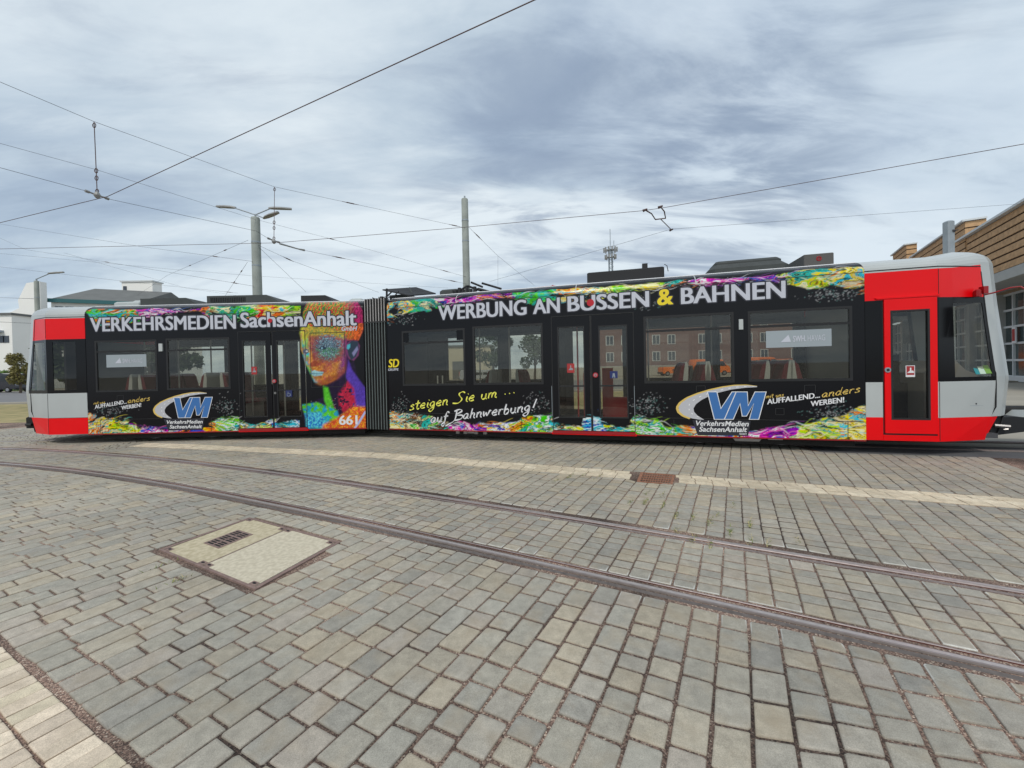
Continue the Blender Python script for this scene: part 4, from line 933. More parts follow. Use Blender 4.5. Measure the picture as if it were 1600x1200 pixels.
def cab(TT, sg, ubase, us, ue, zs, win, extra):
    """zs = skirt/grey, grey/glass, glass/fascia, fascia/roof heights; win=(u0,u1,z0,z1) cab side window on the taper"""
    f = lambda t: us + (ue-us)*t
    tv = lambda u: 0.30*(u-us)/(ue-us)
    w0, w1 = win[0], win[1]
    st = [(ubase,0)] + [(x,0) for x in extra] + [(us,0), (w0,tv(w0)), (w1,tv(w1)), (ue,.30), (ue+sg*.18,.39), (ue+sg*.33,.53), (ue+sg*.46,.80), (ue+sg*.52,1.15)]
    wt = [0.0]*(1+len(extra)) + [0.0, .15 if len(extra) < 3 else .1, .9, 1, 1, 1, 1, 1]
    k = len(st)
    st += [(u, 2.3-v) for u, v in st[-2::-1]]; wt += wt[-2::-1]
    zr = [.25, zs[0], zs[1], win[2], win[3], zs[2], zs[3]] + TOPS
    n = len(st); iw = 1 + len(extra)+1 - 1
    def keyfn(i, j):
        ii = i if i < k-1 else n-2-i
        z = (zr[j]+zr[j+1])/2; a = st[ii][0]; b = st[ii+1][0]
        if z > zs[3]: return ('cab_roof_edge','grey')
        nose = ii >= k-6
        if ii >= k-5 and ii < k-3: # pillar
            if z < zs[0]: return None
            return ('corner_pillar','grey')
        if ii >= k-3:
            if z < zs[0]: return ('bumper_skirt','rubber')
            if z < zs[1]: return ('nose_panel','grey')
            if z < zs[2]: return ('windscreen','pane')
            return ('destination_panel','black')
        for (d0, d1) in DOORC.get(sg, []):
            if min(a,b) >= d0-.002 and max(a,b) <= d1+.002: return ('cab_fascia','red') if z > DOORZ else None
        if z < zs[0]: return ('cab_skirt','red')
        if z < zs[1]: return ('cab_side_panel','grey')
        if z < zs[2]:
            if win[2] < z < win[3]:
                if abs(a-w0) < 1e-6 and abs(b-w1) < 1e-6: return None
                for (h0, h1) in HOLEC.get(sg, []):
                    if min(a,b) >= h0-.002 and max(a,b) <= h1+.002: return None
            return ('cab_window_surround','black')
        return ('cab_fascia','red')
    pos = shell(TT, st, wt, zr, keyfn, sg)
    iw0 = 2 + len(extra)
    def pane_quad(i0, i1, nm='cab_window_pane'):
        b = MB(TT); b.add([pos(i0, win[2]), pos(i1, win[2]), pos(i1, win[3]), pos(i0, win[3])], [(0,1,2,3)]); return part(b, nm, M['panedark'])
    return st, pos, pane_quad, iw0
# rear cab of section A (left end)
zsA = (uzA(100,653)[1], uzA(100,614.5)[1], uzA(100,530)[1], uzA(100,497.5)[1])
usA, ueA = -11.46, -12.24
h0, h1 = uzA(119,560)[0], uzA(83,560)[0]
DOORC = {1: [(uzB(1378.5,560)[0], uzB(1464,560)[0])]}; DOORZ = uzB(1420,465)[1]
HOLEC = {-1: [(h1, h0)]}
winA = (-11.54, -12.16, uzA(60,609)[1]-.02, uzA(60,535)[1])
st, posA, pq, iw = cab(TA, -1, UA0, usA, ueA, zsA, winA, [h0, h1])
pq(iw, iw+1); pq(1, 2); nn = len(st); pq(nn-2-iw, nn-1-iw); pq(nn-3, nn-2)
# front cab of section B (right end)
zsB = (uzB(1400,652.3)[1], uzB(1400,597)[1], uzB(1400,471)[1], uzB(1400,424)[1])
zsB = (zsB[0], zsB[1], uzB(1400,468)[1], zsB[3])
usB, ueB = 10.60, 11.50
winB = (10.86, 11.44, zsB[1]+.07, zsB[2]-.10)
dc0, dc1 = DOORC[1][0]
st, posB, pq, iw = cab(TB, 1, UB1, usB, ueB, zsB, winB, [dc0, dc1])
nn = len(st); pq(iw, iw+1); pq(nn-2-iw, nn-1-iw)
for TT_, ps_, ii_, z_, sg_ in ((TB, posB, iw+2, zsB, 1), (TA, posA, 5, zsA, -1)):
    a_ = ps_(ii_, .25); c_ = ps_(ii_, z_[0]); b = MB(TT_); b.add([a_, (a_[0]+sg_*.01, a_[1]+.01, .27), (c_[0]+sg_*.11, c_[1]+.05, z_[0]-.004), (c_[0], c_[1], z_[0]-.004)], [(0,1,2,3)]); part(b, 'skirt_tip', M['red'])
# red driver's door
dz0, dz1 = uzB(1420,680)[1], DOORZ
g = (uzB(1390.5,560)[0], uzB(1452,560)[0], uzB(1420,656)[1], uzB(1420,484)[1])
b = MB(TB); a0, a1 = dc0+.022, dc1-.004
for bx in ((a0,a1,g[3],dz1-.01),(a0,a1,dz0+.03,g[2]),(a0,g[0],g[2],g[3]),(g[1],a1,g[2],g[3])): b.box(bx[0],bx[1],-.022,.02,bx[2],bx[3])
dD = part(b, 'driver_door', M['red']); dD['label'] = 'red driver door with a tall narrow window'
b = MB(TB); frame_ring(b, g, .03, -.024, .03); part(b, 'glazing_bead', M['rubber'], dD)
b = MB(TB); b.box(g[0]+.03, g[1]-.03, 0, .006, g[2]+.03, g[3]-.03); part(b, 'pane', M['pane'], dD)
b = MB(TB); b.box(dc0-.01, dc0+.018, .0, .05, dz0, dz1); b.box(dc0, dc1, .0, .05, dz0-.0, dz0+.028); part(b, 'door_gap', M['rubber'], dD)
b = MB(TB); b.box(dc0, dc1, -.012, .04, .25, dz0-.001); part(b, 'door_sill', M['red'])
b = MB(TB); b.prism([(a0-.10, dz1-.005), (a1+.02, dz1+.0), (a1+.05, dz1+.03), (a0-.13, dz1+.02)], -.03, .0, 'y'); part(b, 'door_rain_strip', M['red'], dD)
u, z = uzB(1385.5, 578); disc(TB, u, z, .045, -.035, -.02, 'door_button', M['signgrey'], dD); disc(TB, u, z, .022, -.04, -.02, 'door_button_centre', M['rubber'], dD)
_, r = plate(uzB, TB, 1415, 1429.5, 571, 589, -.004, .0, 'door_sticker', M['white2'], dD)
b = MB(TB); b.box(r[0]+.01, r[1]-.01, -.006, -.004, r[2]+.035, r[3]-.01); part(b, 'sticker_field', M['stickerred'], dD)
b = MB(TB); cu, cz = (r[0]+r[1])/2, (r[2]+r[3])/2; b.prism([(cu-.05,cz-.03),(cu+.05,cz-.03),(cu+.04,cz+.01),(cu+.012,cz+.01),(cu+.012,cz+.06),(cu-.008,cz+.06),(cu-.008,cz+.01)], -.008, -.006, 'y'); part(b, 'sticker_hand', M['white2'], dD)
# wall behind the front door in the cab, driver's desk, seats
b = MB(TB); b.box(UB1+.02, UB1+.06, .05, 2.25, .35, 2.9); part(b, 'cab_bulkhead', M['interior'])
b = MB(TB); b.box(dc1-.1, dc1+.35, .9, 1.4, .4, 1.2); b.box(dc1-.1, dc1+.0, .9, 1.4, 1.2, 1.75); part(b, 'driver_seat', M['rubber'])
b = MB(TB); b.prism([(10.7,.5),(11.5,.5),(11.6,1.30),(11.3,1.44),(11.15,1.62),(11.05,1.46),(10.7,1.40)], .50, 1.8, 'y'); part(b, 'dashboard', M['shell'])
b = MB(TB)
for a in range(14): t0 = a/14*6.283; t1 = (a+1)/14*6.283; b.tube([(10.98+.12*math.cos(t0), .5+.06*math.sin(t0), 1.33+.13*math.sin(t0)), (10.98+.12*math.cos(t1), .5+.06*math.sin(t1), 1.33+.13*math.sin(t1))], .012, 5)
part(b, 'steering_ring', M['pole_in'])
# stickers low in the cab window
def tp(u, v=0): return (u, .30*(u-usB)/(ueB-usB)+v)
stg = {k_: mat('sticker_'+k_, c_, .5) for k_, c_ in (('teal',(.03,.30,.33)),('pale',(.6,.75,.6)),('green',(.20,.40,.06)))}
for (q0, q1, z0_, z1_, k_) in ((.56,.68,-.01,.10,'teal'),(.68,.84,-.005,.12,'pale'),(.84,1.0,0,.14,'green')):
    u0_, u1_ = winB[0]+(winB[1]-winB[0])*q0, winB[0]+(winB[1]-winB[0])*q1; b = MB(TB)
    zz0, zz1 = winB[2]+.05+z0_, winB[2]+.05+z1_
    w_ = lambda u: .15+.75*(u-winB[0])/(winB[1]-winB[0])
    vs = [(u0_-rake(zz0)*w_(u0_), tp(u0_)[1]-.006, zz0), (u1_-rake(zz0)*w_(u1_), tp(u1_)[1]-.006, zz0), (u1_-rake(zz1)*w_(u1_), tp(u1_)[1]-.006, zz1), (u0_-rake(zz1)*w_(u0_), tp(u0_)[1]-.006, zz1)]
    vs += [(x, y+.003, z) for x, y, z in vs]; b.add(vs, [(0,1,2,3),(7,6,5,4),(0,4,5,1),(1,5,6,2),(2,6,7,3),(3,7,4,0)]); part(b, 'window_sticker', stg[k_])
# small flaps and cuts on the grey panel of the front cab
def tapseam(rects, nm):
    b = MB(TB)
    for (x0, x1, z0, z1) in rects:
        t = .007
        for (p, q, r_, s_) in ((x0,x1,z1-t,z1),(x0,x1,z0,z0+t),(x0,x0+t,z0,z1),(x1-t,x1,z0,z1)):
            vs = [(u, tp(u)[1]-d-.008, z) for d in (.0,.004) for u, z in ((p,r_),(q,r_),(q,s_),(p,s_))]
            b.add(vs, [(0,1,2,3),(7,6,5,4),(0,4,5,1),(1,5,6,2),(2,6,7,3),(3,7,4,0)])
    return part(b, nm, M['signgrey'])
tapseam([(11.12,11.34,.84,1.02),(11.12,11.30,1.17,1.24)], 'service_flap')
b = MB(TB)
for px_, zz in ((1344.5-1200, .87),): pass
vs = [(11.22+.012*math.cos(a), tp(11.22)[1]-.016, .875+.014*math.sin(a)) for a in np.linspace(0,6.283,9)[:-1]]; b.add(vs, [tuple(range(8))]); part(b, 'flap_lock', M['rubber'])
# black seam between side and corner pillar
for TT, ps, ii in ((TB, posB, iw+2), (TA, posA, 5)):
    b = MB(TT); zz = np.linspace(.62, 3.12, 14); b.tube([(ps(ii, z)[0], ps(ii, z)[1]-.004, z) for z in zz], .010, 5); part(b, 'pillar_seam', M['rubber'])
b = MB(TB); pts = [(u, -.004, zsB[3]+.035) for u in (UB1, usB)] + [(posB(iw, zsB[3])[0], posB(iw, zsB[3])[1]-.004, zsB[3]+.035), (posB(iw+2, zsB[3])[0], posB(iw+2, zsB[3])[1]-.004, zsB[3]+.035)]; b.tube(pts, .010, 5); part(b, 'roof_seam', M['rubber'])
b = MB(TA); pts = [(u, -.004, zsA[3]+.03) for u in (UA0, usA)] + [(posA(4, zsA[3])[0], posA(4, zsA[3])[1]-.004, zsA[3]+.03), (posA(5, zsA[3])[0], posA(5, zsA[3])[1]-.004, zsA[3]+.03)]; b.tube(pts, .010, 5); part(b, 'roof_seam', M['rubber'])
for TT, uu, zz_ in ((TA, usA, zsA), (TB, usB+.004, zsB)):
    b = MB(TT)
    for (za, zb) in ((.26, zz_[0]-.01), (zz_[0]+.01, zz_[1]-.01), (zz_[2]+.02, zz_[3]-.01)): b.box(uu-.003, uu+.003, -.0095, .0, za, zb)
    part(b, 'panel_gap', M['rubber'])
for TT, u0_, u1_, zz_ in ((TA, UA0, usA, zsA), (TB, dc1+.01, usB, zsB)):
    b = MB(TT); b.box(min(u0_,u1_), max(u0_,u1_), -.0085, 0, zz_[0]-.004, zz_[0]+.003); part(b, 'panel_gap', M['rubber'])
# small marks on the red skirt of A
seam(uzA, TA, [(89,656.6,96,656.4),(113,656.4,121,656.2),(88,667,89.5,667),(123,667,124.5,667)], .012, 'grey', 'skirt_handle')

# mirror
b = MB(TB); P0 = (11.32, .20, 2.70); b.bbox(11.20,11.27,.12,.22,2.68,2.80,.02); b.box(11.27,11.33,.10,.2,2.72,2.84); hm_ = part(b, 'mirror_bracket', M['darkred'])
b = MB(TB); b.tube([(11.30,.14,2.70),(11.38,.06,2.72),(11.50,-.04,2.77),(11.58,-.10,2.77),(11.64,-.15,2.68),(11.66,-.17,2.58)], .012, 7); part(b, 'mirror_arm', M['darkred'])
b = MB(TB); b.bbox(11.62,11.70,-.30,-.10,2.05,2.60,.02); part(b, 'mirror', M['rubber'])
# far mirror seen through the glass
b = MB(TB); b.tube([(11.35,2.15,2.7),(11.6,2.35,2.75),(11.7,2.45,2.6)], .014, 6); b.bbox(11.62,11.68,2.38,2.62,2.0,2.55,.02); part(b, 'mirror', M['rubber'])

# couplers
b = MB(TB); b.prism([(11.66,.30),(11.78,.30),(12.6,.45),(12.6,.56),(12.0,.62),(11.66,.60)], .55, 1.75, 'y'); part(b, 'coupler_tray', M['rubber'])
b = MB(TB); b.bbox(12.1,12.75,.95,1.35,.48,.74,.04); b.tube([(11.6,1.15,.58),(12.2,1.15,.58)], .07, 8); b.bbox(12.7,13.6,.9,1.4,.30,.50,.03); b.prism([(11.9,.50),(12.5,.34),(13.5,.42),(13.5,.50)], .7, 1.6, 'y'); part(b, 'coupler', M['under'])
for q in range(4):
    b = MB(TB); b.tube([(12.0+.3*q,.62,.54),(12.15+.3*q,.60,.50),(12.25+.3*q,.62,.53)], .03, 6); part(b, 'coupler_link', M['steel'])
b = MB(TB)
for q in range(5): b.tube([(11.6,.62+.16*q,.56),(11.95,.60+.16*q,.50-.03*(q%2)),(12.3,.8+.1*q,.60)], .022, 6)
part(b, 'coupler_cable', M['under'])
b = MB(TB); b.tube([(11.68,.5,.47),(11.85,.45,.46)], .03, 6); b.tube([(11.66,.62,.36),(11.9,.55,.40)], .02, 6); part(b, 'coupler_pin', M['steel'])
b = MB(TB); b.prism([(12.15,.60),(13.4,.50),(13.4,.62),(12.9,.70),(12.25,.70)], .65, 1.65, 'y'); part(b, 'coupler_cover', M['grey'])
b = MB(TA); b.bbox(-12.62,-12.2,.45,.95,.36,.66,.03); part(b, 'coupler', M['under'])
b = MB(TA); b.bbox(-12.72,-12.60,.55,.85,.42,.62,.02); b.tube([(-12.55,.42,.46),(-12.40,.42,.46)], .035, 7); part(b, 'coupler_face', M['rubber'])

# --- bellows -------------------------------------------------------
pa = np.array([UA1, AY]); pb = np.array([BX, BY]); qa = np.array([UA1, AY+2.3]); qb = np.array(TB(0, 2.3, 0)[:2])
def foldwall(p, q, nrm, z0, z1, m0, m1, nf, nm, depth=.05):
    b0 = MB(); b1 = MB()
    for k in range(nf):
        a = p + (q-p)*k/nf; c = p + (q-p)*(k+.42)/nf; d = p + (q-p)*(k+.58)/nf; e_ = p + (q-p)*(k+1)/nf
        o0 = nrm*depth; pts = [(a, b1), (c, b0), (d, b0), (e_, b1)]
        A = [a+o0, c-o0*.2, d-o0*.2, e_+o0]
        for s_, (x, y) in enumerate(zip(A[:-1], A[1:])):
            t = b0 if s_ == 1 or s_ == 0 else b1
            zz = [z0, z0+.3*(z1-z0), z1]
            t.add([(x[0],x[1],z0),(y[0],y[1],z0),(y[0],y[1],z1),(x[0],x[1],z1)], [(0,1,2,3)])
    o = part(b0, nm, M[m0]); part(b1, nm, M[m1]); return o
n_ = np.array((0.1, 1.0))
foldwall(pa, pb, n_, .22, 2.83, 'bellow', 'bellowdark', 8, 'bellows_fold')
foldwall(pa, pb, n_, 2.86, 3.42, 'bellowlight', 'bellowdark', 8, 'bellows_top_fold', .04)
b = MB(); b.prism([tuple(pa+n_*.02), tuple(pb+n_*.02), tuple(qb-n_*.02), tuple(qa-n_*.02)], 3.32, 3.38, 'z'); b.prism([tuple(pa-n_*.005), tuple(pb-n_*.005), tuple(pb+n_*.05), tuple(pa+n_*.05)], 2.825, 2.865, 'z')
b.prism([tuple(qa), tuple(qb), tuple(qb-n_*.05), tuple(qa-n_*.05)], .25, 3.32, 'z'); part(b, 'bellows_frame', M['bellowdark'])
b = MB()
for k in range(6):
    p = pa + (pb-pa)*(.15+.14*k); b.tube([(p[0],p[1]+.1,3.36),(p[0]+.03,p[1]+.12,3.44+.03*(k%2)),(p[0]+.12,p[1]+.15,3.40)], .012, 5)
b.box(-3.28,-3.2,AY+.2,AY+.3,3.38,3.52); b.box(-3.5,-3.45,AY+.3,AY+.36,3.38,3.5); part(b, 'bellows_hose', M['equipdark'])
b = MB(); b.tube([(-3.03,9.42,3.3),(-3.02,9.42,3.66)], .025, 6); b.tube([(-3.0,9.45,3.45),(-2.85,9.5,3.5),(-2.75,9.5,3.6)], .015, 5); part(b, 'roof_hook', M['rubber'])
# end walls of both sections next to the bellows
for TT, u in ((TA, UA1), (TB, UB0)):
    b = MB(TT); b.box(u-.015, u+.015, .0, .25, .25, 3.3); b.box(u-.015, u+.015, 2.05, 2.3, .25, 3.3); b.box(u-.015, u+.015, .25, 2.05, 2.6, 3.3); part(b, 'end_wall', M['black'])

# --- far side, roof, floor, underframe, interior --------------------
def car(TT, u0, u1, W, D, gs):
    b = MB(TT); us_ = sorted([u0, u1] + [x for w_ in W for x in w_[:2]] + [D[0]+.12, D[1]-.12]); zs_ = sorted(set([ZB, .5, W[0][2], W[0][3], 2.6, ZT]))
    for i in range(len(us_)-1):
        for j in range(len(zs_)-1):
            um = (us_[i]+us_[i+1])/2; zm = (zs_[j]+zs_[j+1])/2
            if any(w_[0] < um < w_[1] and W[0][2] < zm < W[0][3] for w_ in W): continue
            if D[0]+.12 < um < D[1]-.12 and .5 < zm < 2.6: continue
            b.box(us_[i], us_[i+1], 2.28, 2.3, zs_[j], zs_[j+1])
    part(b, 'far_side_panel', M['black'])
    b = MB(TT)
    for w_ in W: b.box(w_[0], w_[1], 2.285, 2.29, W[0][2], W[0][3])
    b.box(D[0]+.12, D[1]-.12, 2.285, 2.29, .5, 2.6); part(b, 'far_side_pane', M['pane'])
    b = MB(TT)
    for w_ in W: frame_ring(b, (w_[0]-.01, w_[1]+.01, W[0][2]-.01, W[0][3]+.01), .05, 2.26, 2.31)
    um = (D[0]+D[1])/2; b.box(um-.07, um+.07, 2.26, 2.31, .5, 2.6); b.box(D[0], D[0]+.2, 2.26, 2.31, .5, 2.6); b.box(D[1]-.2, D[1], 2.26, 2.31, .5, 2.6); part(b, 'far_side_frame', M['rubber'])
    # roof
    pr = PROF + [(.6,3.455),(1.15,3.465)]; pr = pr + [(2.3-v, z) for v, z in pr[-2::-1]]
    pr = [p for p in pr if p[0] >= .28]
    b = MB(TT); b.add([(u0,v,z) for v,z in pr] + [(u1,v,z) for v,z in pr], [(i,i+1,len(pr)+i+1,len(pr)+i) for i in range(len(pr)-1)]); part(b, 'roof', M['roofgrey'], smooth=True)
    b = MB(TT); b.box(u0, u1, .06, 2.26, 2.86, 2.90); part(b, 'ceiling', M['interior'])
    b = MB(TT); b.box(u0, u1, .06, 2.26, .28, .36); part(b, 'floor', M['floor_in'])
    b = MB(TT); b.box(u0+.2, u1-.1, .14, 2.1, .10, .249); part(b, 'underframe', M['under'])
car(TA, UA0, UA1, WA + [(-5.2, -4.2, 0, 0)], DA, 0)
car(TB, UB0, UB1, [(WB[0][0]+.1, WB[0][1]+.1, WB[1][2], WB[1][3]), (WB[1][0]+.2, WB[1][1], 0, 0), WB[2], (WB[3][0], WB[3][1], 0, 0)], DB, 0)
for TT, a, b_ in ((TA, -12.3, UA0), (TB, UB1, 11.6)):
    b = MB(TT); b.box(a+.15, b_-.02, .3, 2.0, .28, .36); part(b, 'cab_floor', M['floor_in'])
def seat(TT, u, f, v0=.22, z0=.98, n=2):
    for k in range(n):
        a = v0 + k*.5
        b = MB(TT); b.prism([(u, z0), (u+.10*f, z0-.02), (u-.06*f, z0+.62), (u-.12*f, z0+.70), (u-.15*f, z0+.62)], a, a+.44, 'y'); b.bbox(*sorted((u, u+.44*f)), a, a+.44, z0-.08, z0, .02)
        s_ = part(b, 'seat', M['seat'])
        b = MB(TT); b.prism([(u-.16*f, z0-.25), (u-.01*f, z0-.25), (u-.13*f, z0+.70), (u-.165*f, z0+.72), (u-.19*f, z0+.6)], a-.01, a+.45, 'y'); b.box(*sorted((u-.15*f, u+.36*f)), a+.1, a+.34, .36, z0-.08); part(b, 'seat_shell', M['shell'], s_)
for px, f in ((181,1),(214,-1),(300,1),(345,-1)): seat(TA, uzA(px,580)[0], -f)
for px, f in ((172,1),(228,-1),(318,1)): seat(TA, uzA(px,580)[0]*1.06, -f, 1.3)
for px, f in ((1062,1),(1098,1),(1122,-1),(1192,1),(1228,1),(1262,-1)): seat(TB, uzB(px,560)[0], -f)
for px, f in ((1075,1),(1205,1),(1245,-1),(725,1),(790,-1)): seat(TB, uzB(px,560)[0]*1.02, -f, 1.3, .9)
b = MB(TB)
for px, v, z1 in ((668,.5,1.5),(676,.5,1.5),(712,1.6,2.86),(779,.9,2.86),(862,.35,2.86),(914,.35,2.86),(985,.35,2.86),(1020,1.2,2.86),(1135,1.2,2.86)): u = uzB(px,560)[0]; b.tube([(u,v,.36),(u,v,z1)], .018, 7)
part(b, 'grab_pole', M['shell'])
b = MB(TA)
for px, v in ((178,.8),(235,.8),(290,.8),(378,.35),(425,.5),(470,.35)): u = uzA(px,560)[0]; b.tube([(u,v,.36),(u,v,2.86)], .018, 7)
part(b, 'grab_pole', M['shell'])
b = MB(TB); u = uzB(905,560)[0]; b.box(u, u+.03, .9, 1.9, .36, 1.5); b.box(uzB(936,560)[0], uzB(956,560)[0], 1.4, 1.44, .36, 1.6); b.box(uzB(956,560)[0], uzB(981,560)[0], 1.4, 1.44, .36, .9); b.tube([(uzB(898,560)[0],.6,.36),(uzB(898,560)[0],.6,2.6)], .02, 6); part(b, 'partition', M['pole_in'])
b = MB(TA); b.box(-11.9,-11.2,.6,1.7,.4,1.25); b.box(-11.15,-11.1,.1,2.2,.36,2.6); part(b, 'cab_desk', M['rubber'])
# bogies and gear below the skirt
def bogie(TT, u, nm='bogie'):
    b = MB(TT); b.box(u-.9, u+.9, .42, .50, .12, .24); b.box(u-.28, u+.28, .18, .40, .13, .23); b.box(u-.16, u+.16, .16, .3, .10, .15)
    g_ = part(b, nm, M['under'])
    for du in (-.75, .75):
        for v in (.62, 1.62):
            b = MB(TT); b.prism([(u+du+.30*math.cos(a), .305+.30*math.sin(a)) for a in np.linspace(0,6.283,21)[:-1]], v-.05, v+.06, 'y'); part(b, 'wheel', M['steel'], g_)
    return g_
bg1 = bogie(TB, uzB(733,640)[0]); bogie(TB, uzB(1168,640)[0]); bogie(TA, uzA(255,640)[0])
b = MB(TB)
for px in (712, 724, 741, 755): u = uzB(px,674)[0]; b.bbox(u-.05,u+.05,.10,.2,.15,.24,.015)
u = uzB(733,674)[0]; b.prism([(u-.2,.24),(u+.2,.24),(u+.12,.16),(u-.12,.16)], .12, .2, 'y')
u = uzB(1170,674)[0]; b.prism([(u-.24,.2),(u+.24,.2),(u+.2,.15),(u-.2,.15)], .10, .22, 'y'); b.bbox(u-.12,u+.12,.10,.2,.2,.245,.01); u = uzB(1215,674)[0]; b.box(u-.12,u+.12,.1,.2,.19,.235)
part(b, 'brake_gear', M['steel'])
b = MB(TB); b.tube([(uzB(665,674)[0],.2,.17),(uzB(810,674)[0],.2,.17)], .02, 6); b.tube([(uzB(1180,674)[0],.2,.14),(uzB(1330,674)[0],.2,.18)], .02, 6); part(b, 'underframe_pipe', M['under'])

# --- lettering -----------------------------------------------------
def v_of(z): return inward(z)
CAPH = max(v[1] for v in text_mesh('H')[0])
def put(mesh, TT, m, nm, parent=None, vo=-.004):
    vs, fs = mesh; b = MB(TT); b.add([(u, v_of(z)+vo, z) for u, z in vs], fs); return part(b, nm, M[m], parent)
def tri(vs, fs): return vs, fs
def text_on(fn, TT, s, bl, br, cap, m, off=0.03, shear=0.0, outline=0.0, nm='lettering', spacing=1.0, parent=None, vo=-.004, om='outline'):
    bold = off >= .03
    if bold: off = 0
    a = np.array(fn(*bl)); c = np.array(fn(*br)); mid = ((bl[0]+br[0])/2, (bl[1]+br[1])/2)
    hc = fn(mid[0], mid[1]-cap)[1] - fn(*mid)[1]
    ex = (c-a)/np.linalg.norm(c-a); L = np.linalg.norm(c-a); out = []
    base, fs = text_mesh(s, off, spacing); x0 = min(v[0] for v in base) ; x1 = max(v[0]+shear*v[1] for v in base); kx = L/(x1-x0 + (.06 if bold else 0)); x0 -= .03 if bold else 0; ky = hc/(CAPH+2*off)
    for o_, mm, vv in (([(off, m, vo)] if not outline else [(off, om, vo+.0025), (off, m, vo)])):
        vs, fs = text_mesh(s, o_, spacing) if o_ != off else (base, fs if not outline else text_mesh(s, off, spacing)[1])
        P_2 = []
        F2 = []; VO = []
        SH = [(-.03,-.008),(-.03,.008),(-.01,0),(.01,0),(.03,-.008),(.03,.008)] if bold else [(0,0)]
        if outline and mm == om: SH = [(dx_+.058*math.cos(t_), .058*math.sin(t_)) for dx_ in (-.03,.03) for t_ in np.linspace(0,6.283,9)[:-1]]
        for q_, (sh, sv) in enumerate(SH):
            o2_ = len(P_2)
            for (x, y, _z) in vs:
                X = (x + sh - x0 + shear*y)*kx; Y = (y + off + sv)*ky; P_2.append((a[0]+ex[0]*X, a[1]+ex[1]*X + Y)); VO.append(vv - (.0002 if mm == m else .00008)*q_)
            F2 += [tuple(i+o2_ for i in f) for f in fs]
        b = MB(TT); b.add([(p_[0], v_of(p_[1])+vo_, p_[1]) for p_, vo_ in zip(P_2, VO)], F2)
        out.append(part(b, nm if mm == m else nm+'_outline', M[mm], parent))
    return out
GL = {'s':(.55,[[(.5,.9),(.25,1),(.12,.78),(.4,.5),(.45,.2),(.2,0),(0,.1)]]),
 't':(.5,[[(.25,1.7),(.2,.3),(.32,0),(.5,.15)],[(-.05,1.1),(.5,1.18)]]),
 'e':(.6,[[(.05,.5),(.5,.62),(.42,.98),(.18,.92),(.02,.45),(.18,.03),(.55,.15)]]),
 'i':(.3,[[(.15,1),(.12,.2),(.3,0)],[(.2,1.4),(.24,1.47)]]),
 'g':(.65,[[(.5,.85),(.25,1),(.02,.6),(.15,.15),(.42,.35),(.5,.95),(.46,-.4),(.2,-.85),(-.05,-.5),(.5,.05)]]),
 'n':(.65,[[(.05,1),(.05,0)],[(.05,.6),(.3,1),(.48,.8),(.46,.1),(.62,0)]]),
 'S':(1.1,[[(1.05,1.75),(.75,2.05),(.38,1.75),(.55,1.2),(.8,.6),(.45,-.02),(-.2,.1)]]),
 'u':(.65,[[(.05,1),(.05,.3),(.25,0),(.48,.3),(.5,1)],[(.5,1),(.5,.12),(.65,0)]]),
 'm':(.95,[[(.05,1),(.05,0)],[(.05,.6),(.22,1),(.4,.8),(.4,.05)],[(.4,.6),(.62,1),(.78,.8),(.76,.1),(.95,0)]]),
 'a':(.65,[[(.5,.85),(.25,1),(.02,.6),(.1,.08),(.35,.2),(.5,.95),(.48,.15),(.65,0)]]),
 'f':(.55,[[(.6,1.6),(.35,1.85),(.22,1.2),(.2,-.5),(.05,-.9),(-.15,-.6),(.2,-.1)],[(0,.95),(.5,1.02)]]),
 'B':(1.0,[[(.2,1.9),(.1,0),(-.6,-.7),(-.9,-1.0)],[(-.1,1.75),(.5,2.0),(.8,1.6),(.2,1.0),(.95,.75),(.85,.1),(.1,-.05)]]),
 'h':(.65,[[(.15,1.85),(.05,0)],[(.05,.6),(.3,1),(.48,.8),(.45,.1),(.62,0)]]),
 'w':(.9,[[(0,1),(.1,.05),(.32,.7),(.45,.05),(.7,1),(.88,.95)]]),
 'r':(.5,[[(.05,1),(.05,0)],[(.05,.6),(.25,1),(.48,.9)]]),
 'b':(.6,[[(.12,1.85),(.05,.1),(.35,0),(.52,.5),(.3,.92),(.08,.6)]]),
 'd':(.7,[[(.5,.85),(.25,1),(.02,.5),(.15,.02),(.45,.3),(.6,1.85)],[(.53,1),(.52,.15),(.68,0)]]),
 '.':(.35,[[(.1,.3),(.16,.36)]]), '!':(.4,[[(.35,2.1),(.15,.5)],[(.08,.05),(.10,.12)]]), ' ':(.5,[])}
def smooth_line(p, n=6):
    p = [np.array(q) for q in p]
    if len(p) < 3: return p
    out = []
    for i in range(len(p)-1):
        a = p[max(i-1,0)]; b = p[i]; c = p[i+1]; d = p[min(i+2,len(p)-1)]
        for k in range(n):
            t = k/n; out.append(.5*((2*b)+(-a+c)*t+(2*a-5*b+4*c-d)*t*t+(-a+3*b-3*c+d)*t**3))
    return out + [p[-1]]
def ribbon(p, w_):
    vs = []; fs = []
    for i, q in enumerate(p):
        d = p[min(i+1,len(p)-1)] - p[max(i-1,0)]; d = d/(np.linalg.norm(d)+1e-9); n = np.array((-d[1], d[0]))*w_/2*(.8+.35*math.sin(i*.6)); vs += [tuple(q+n), tuple(q-n)]
    for i in range(len(p)-1): fs.append((2*i, 2*i+1, 2*i+3, 2*i+2))
    return vs, fs
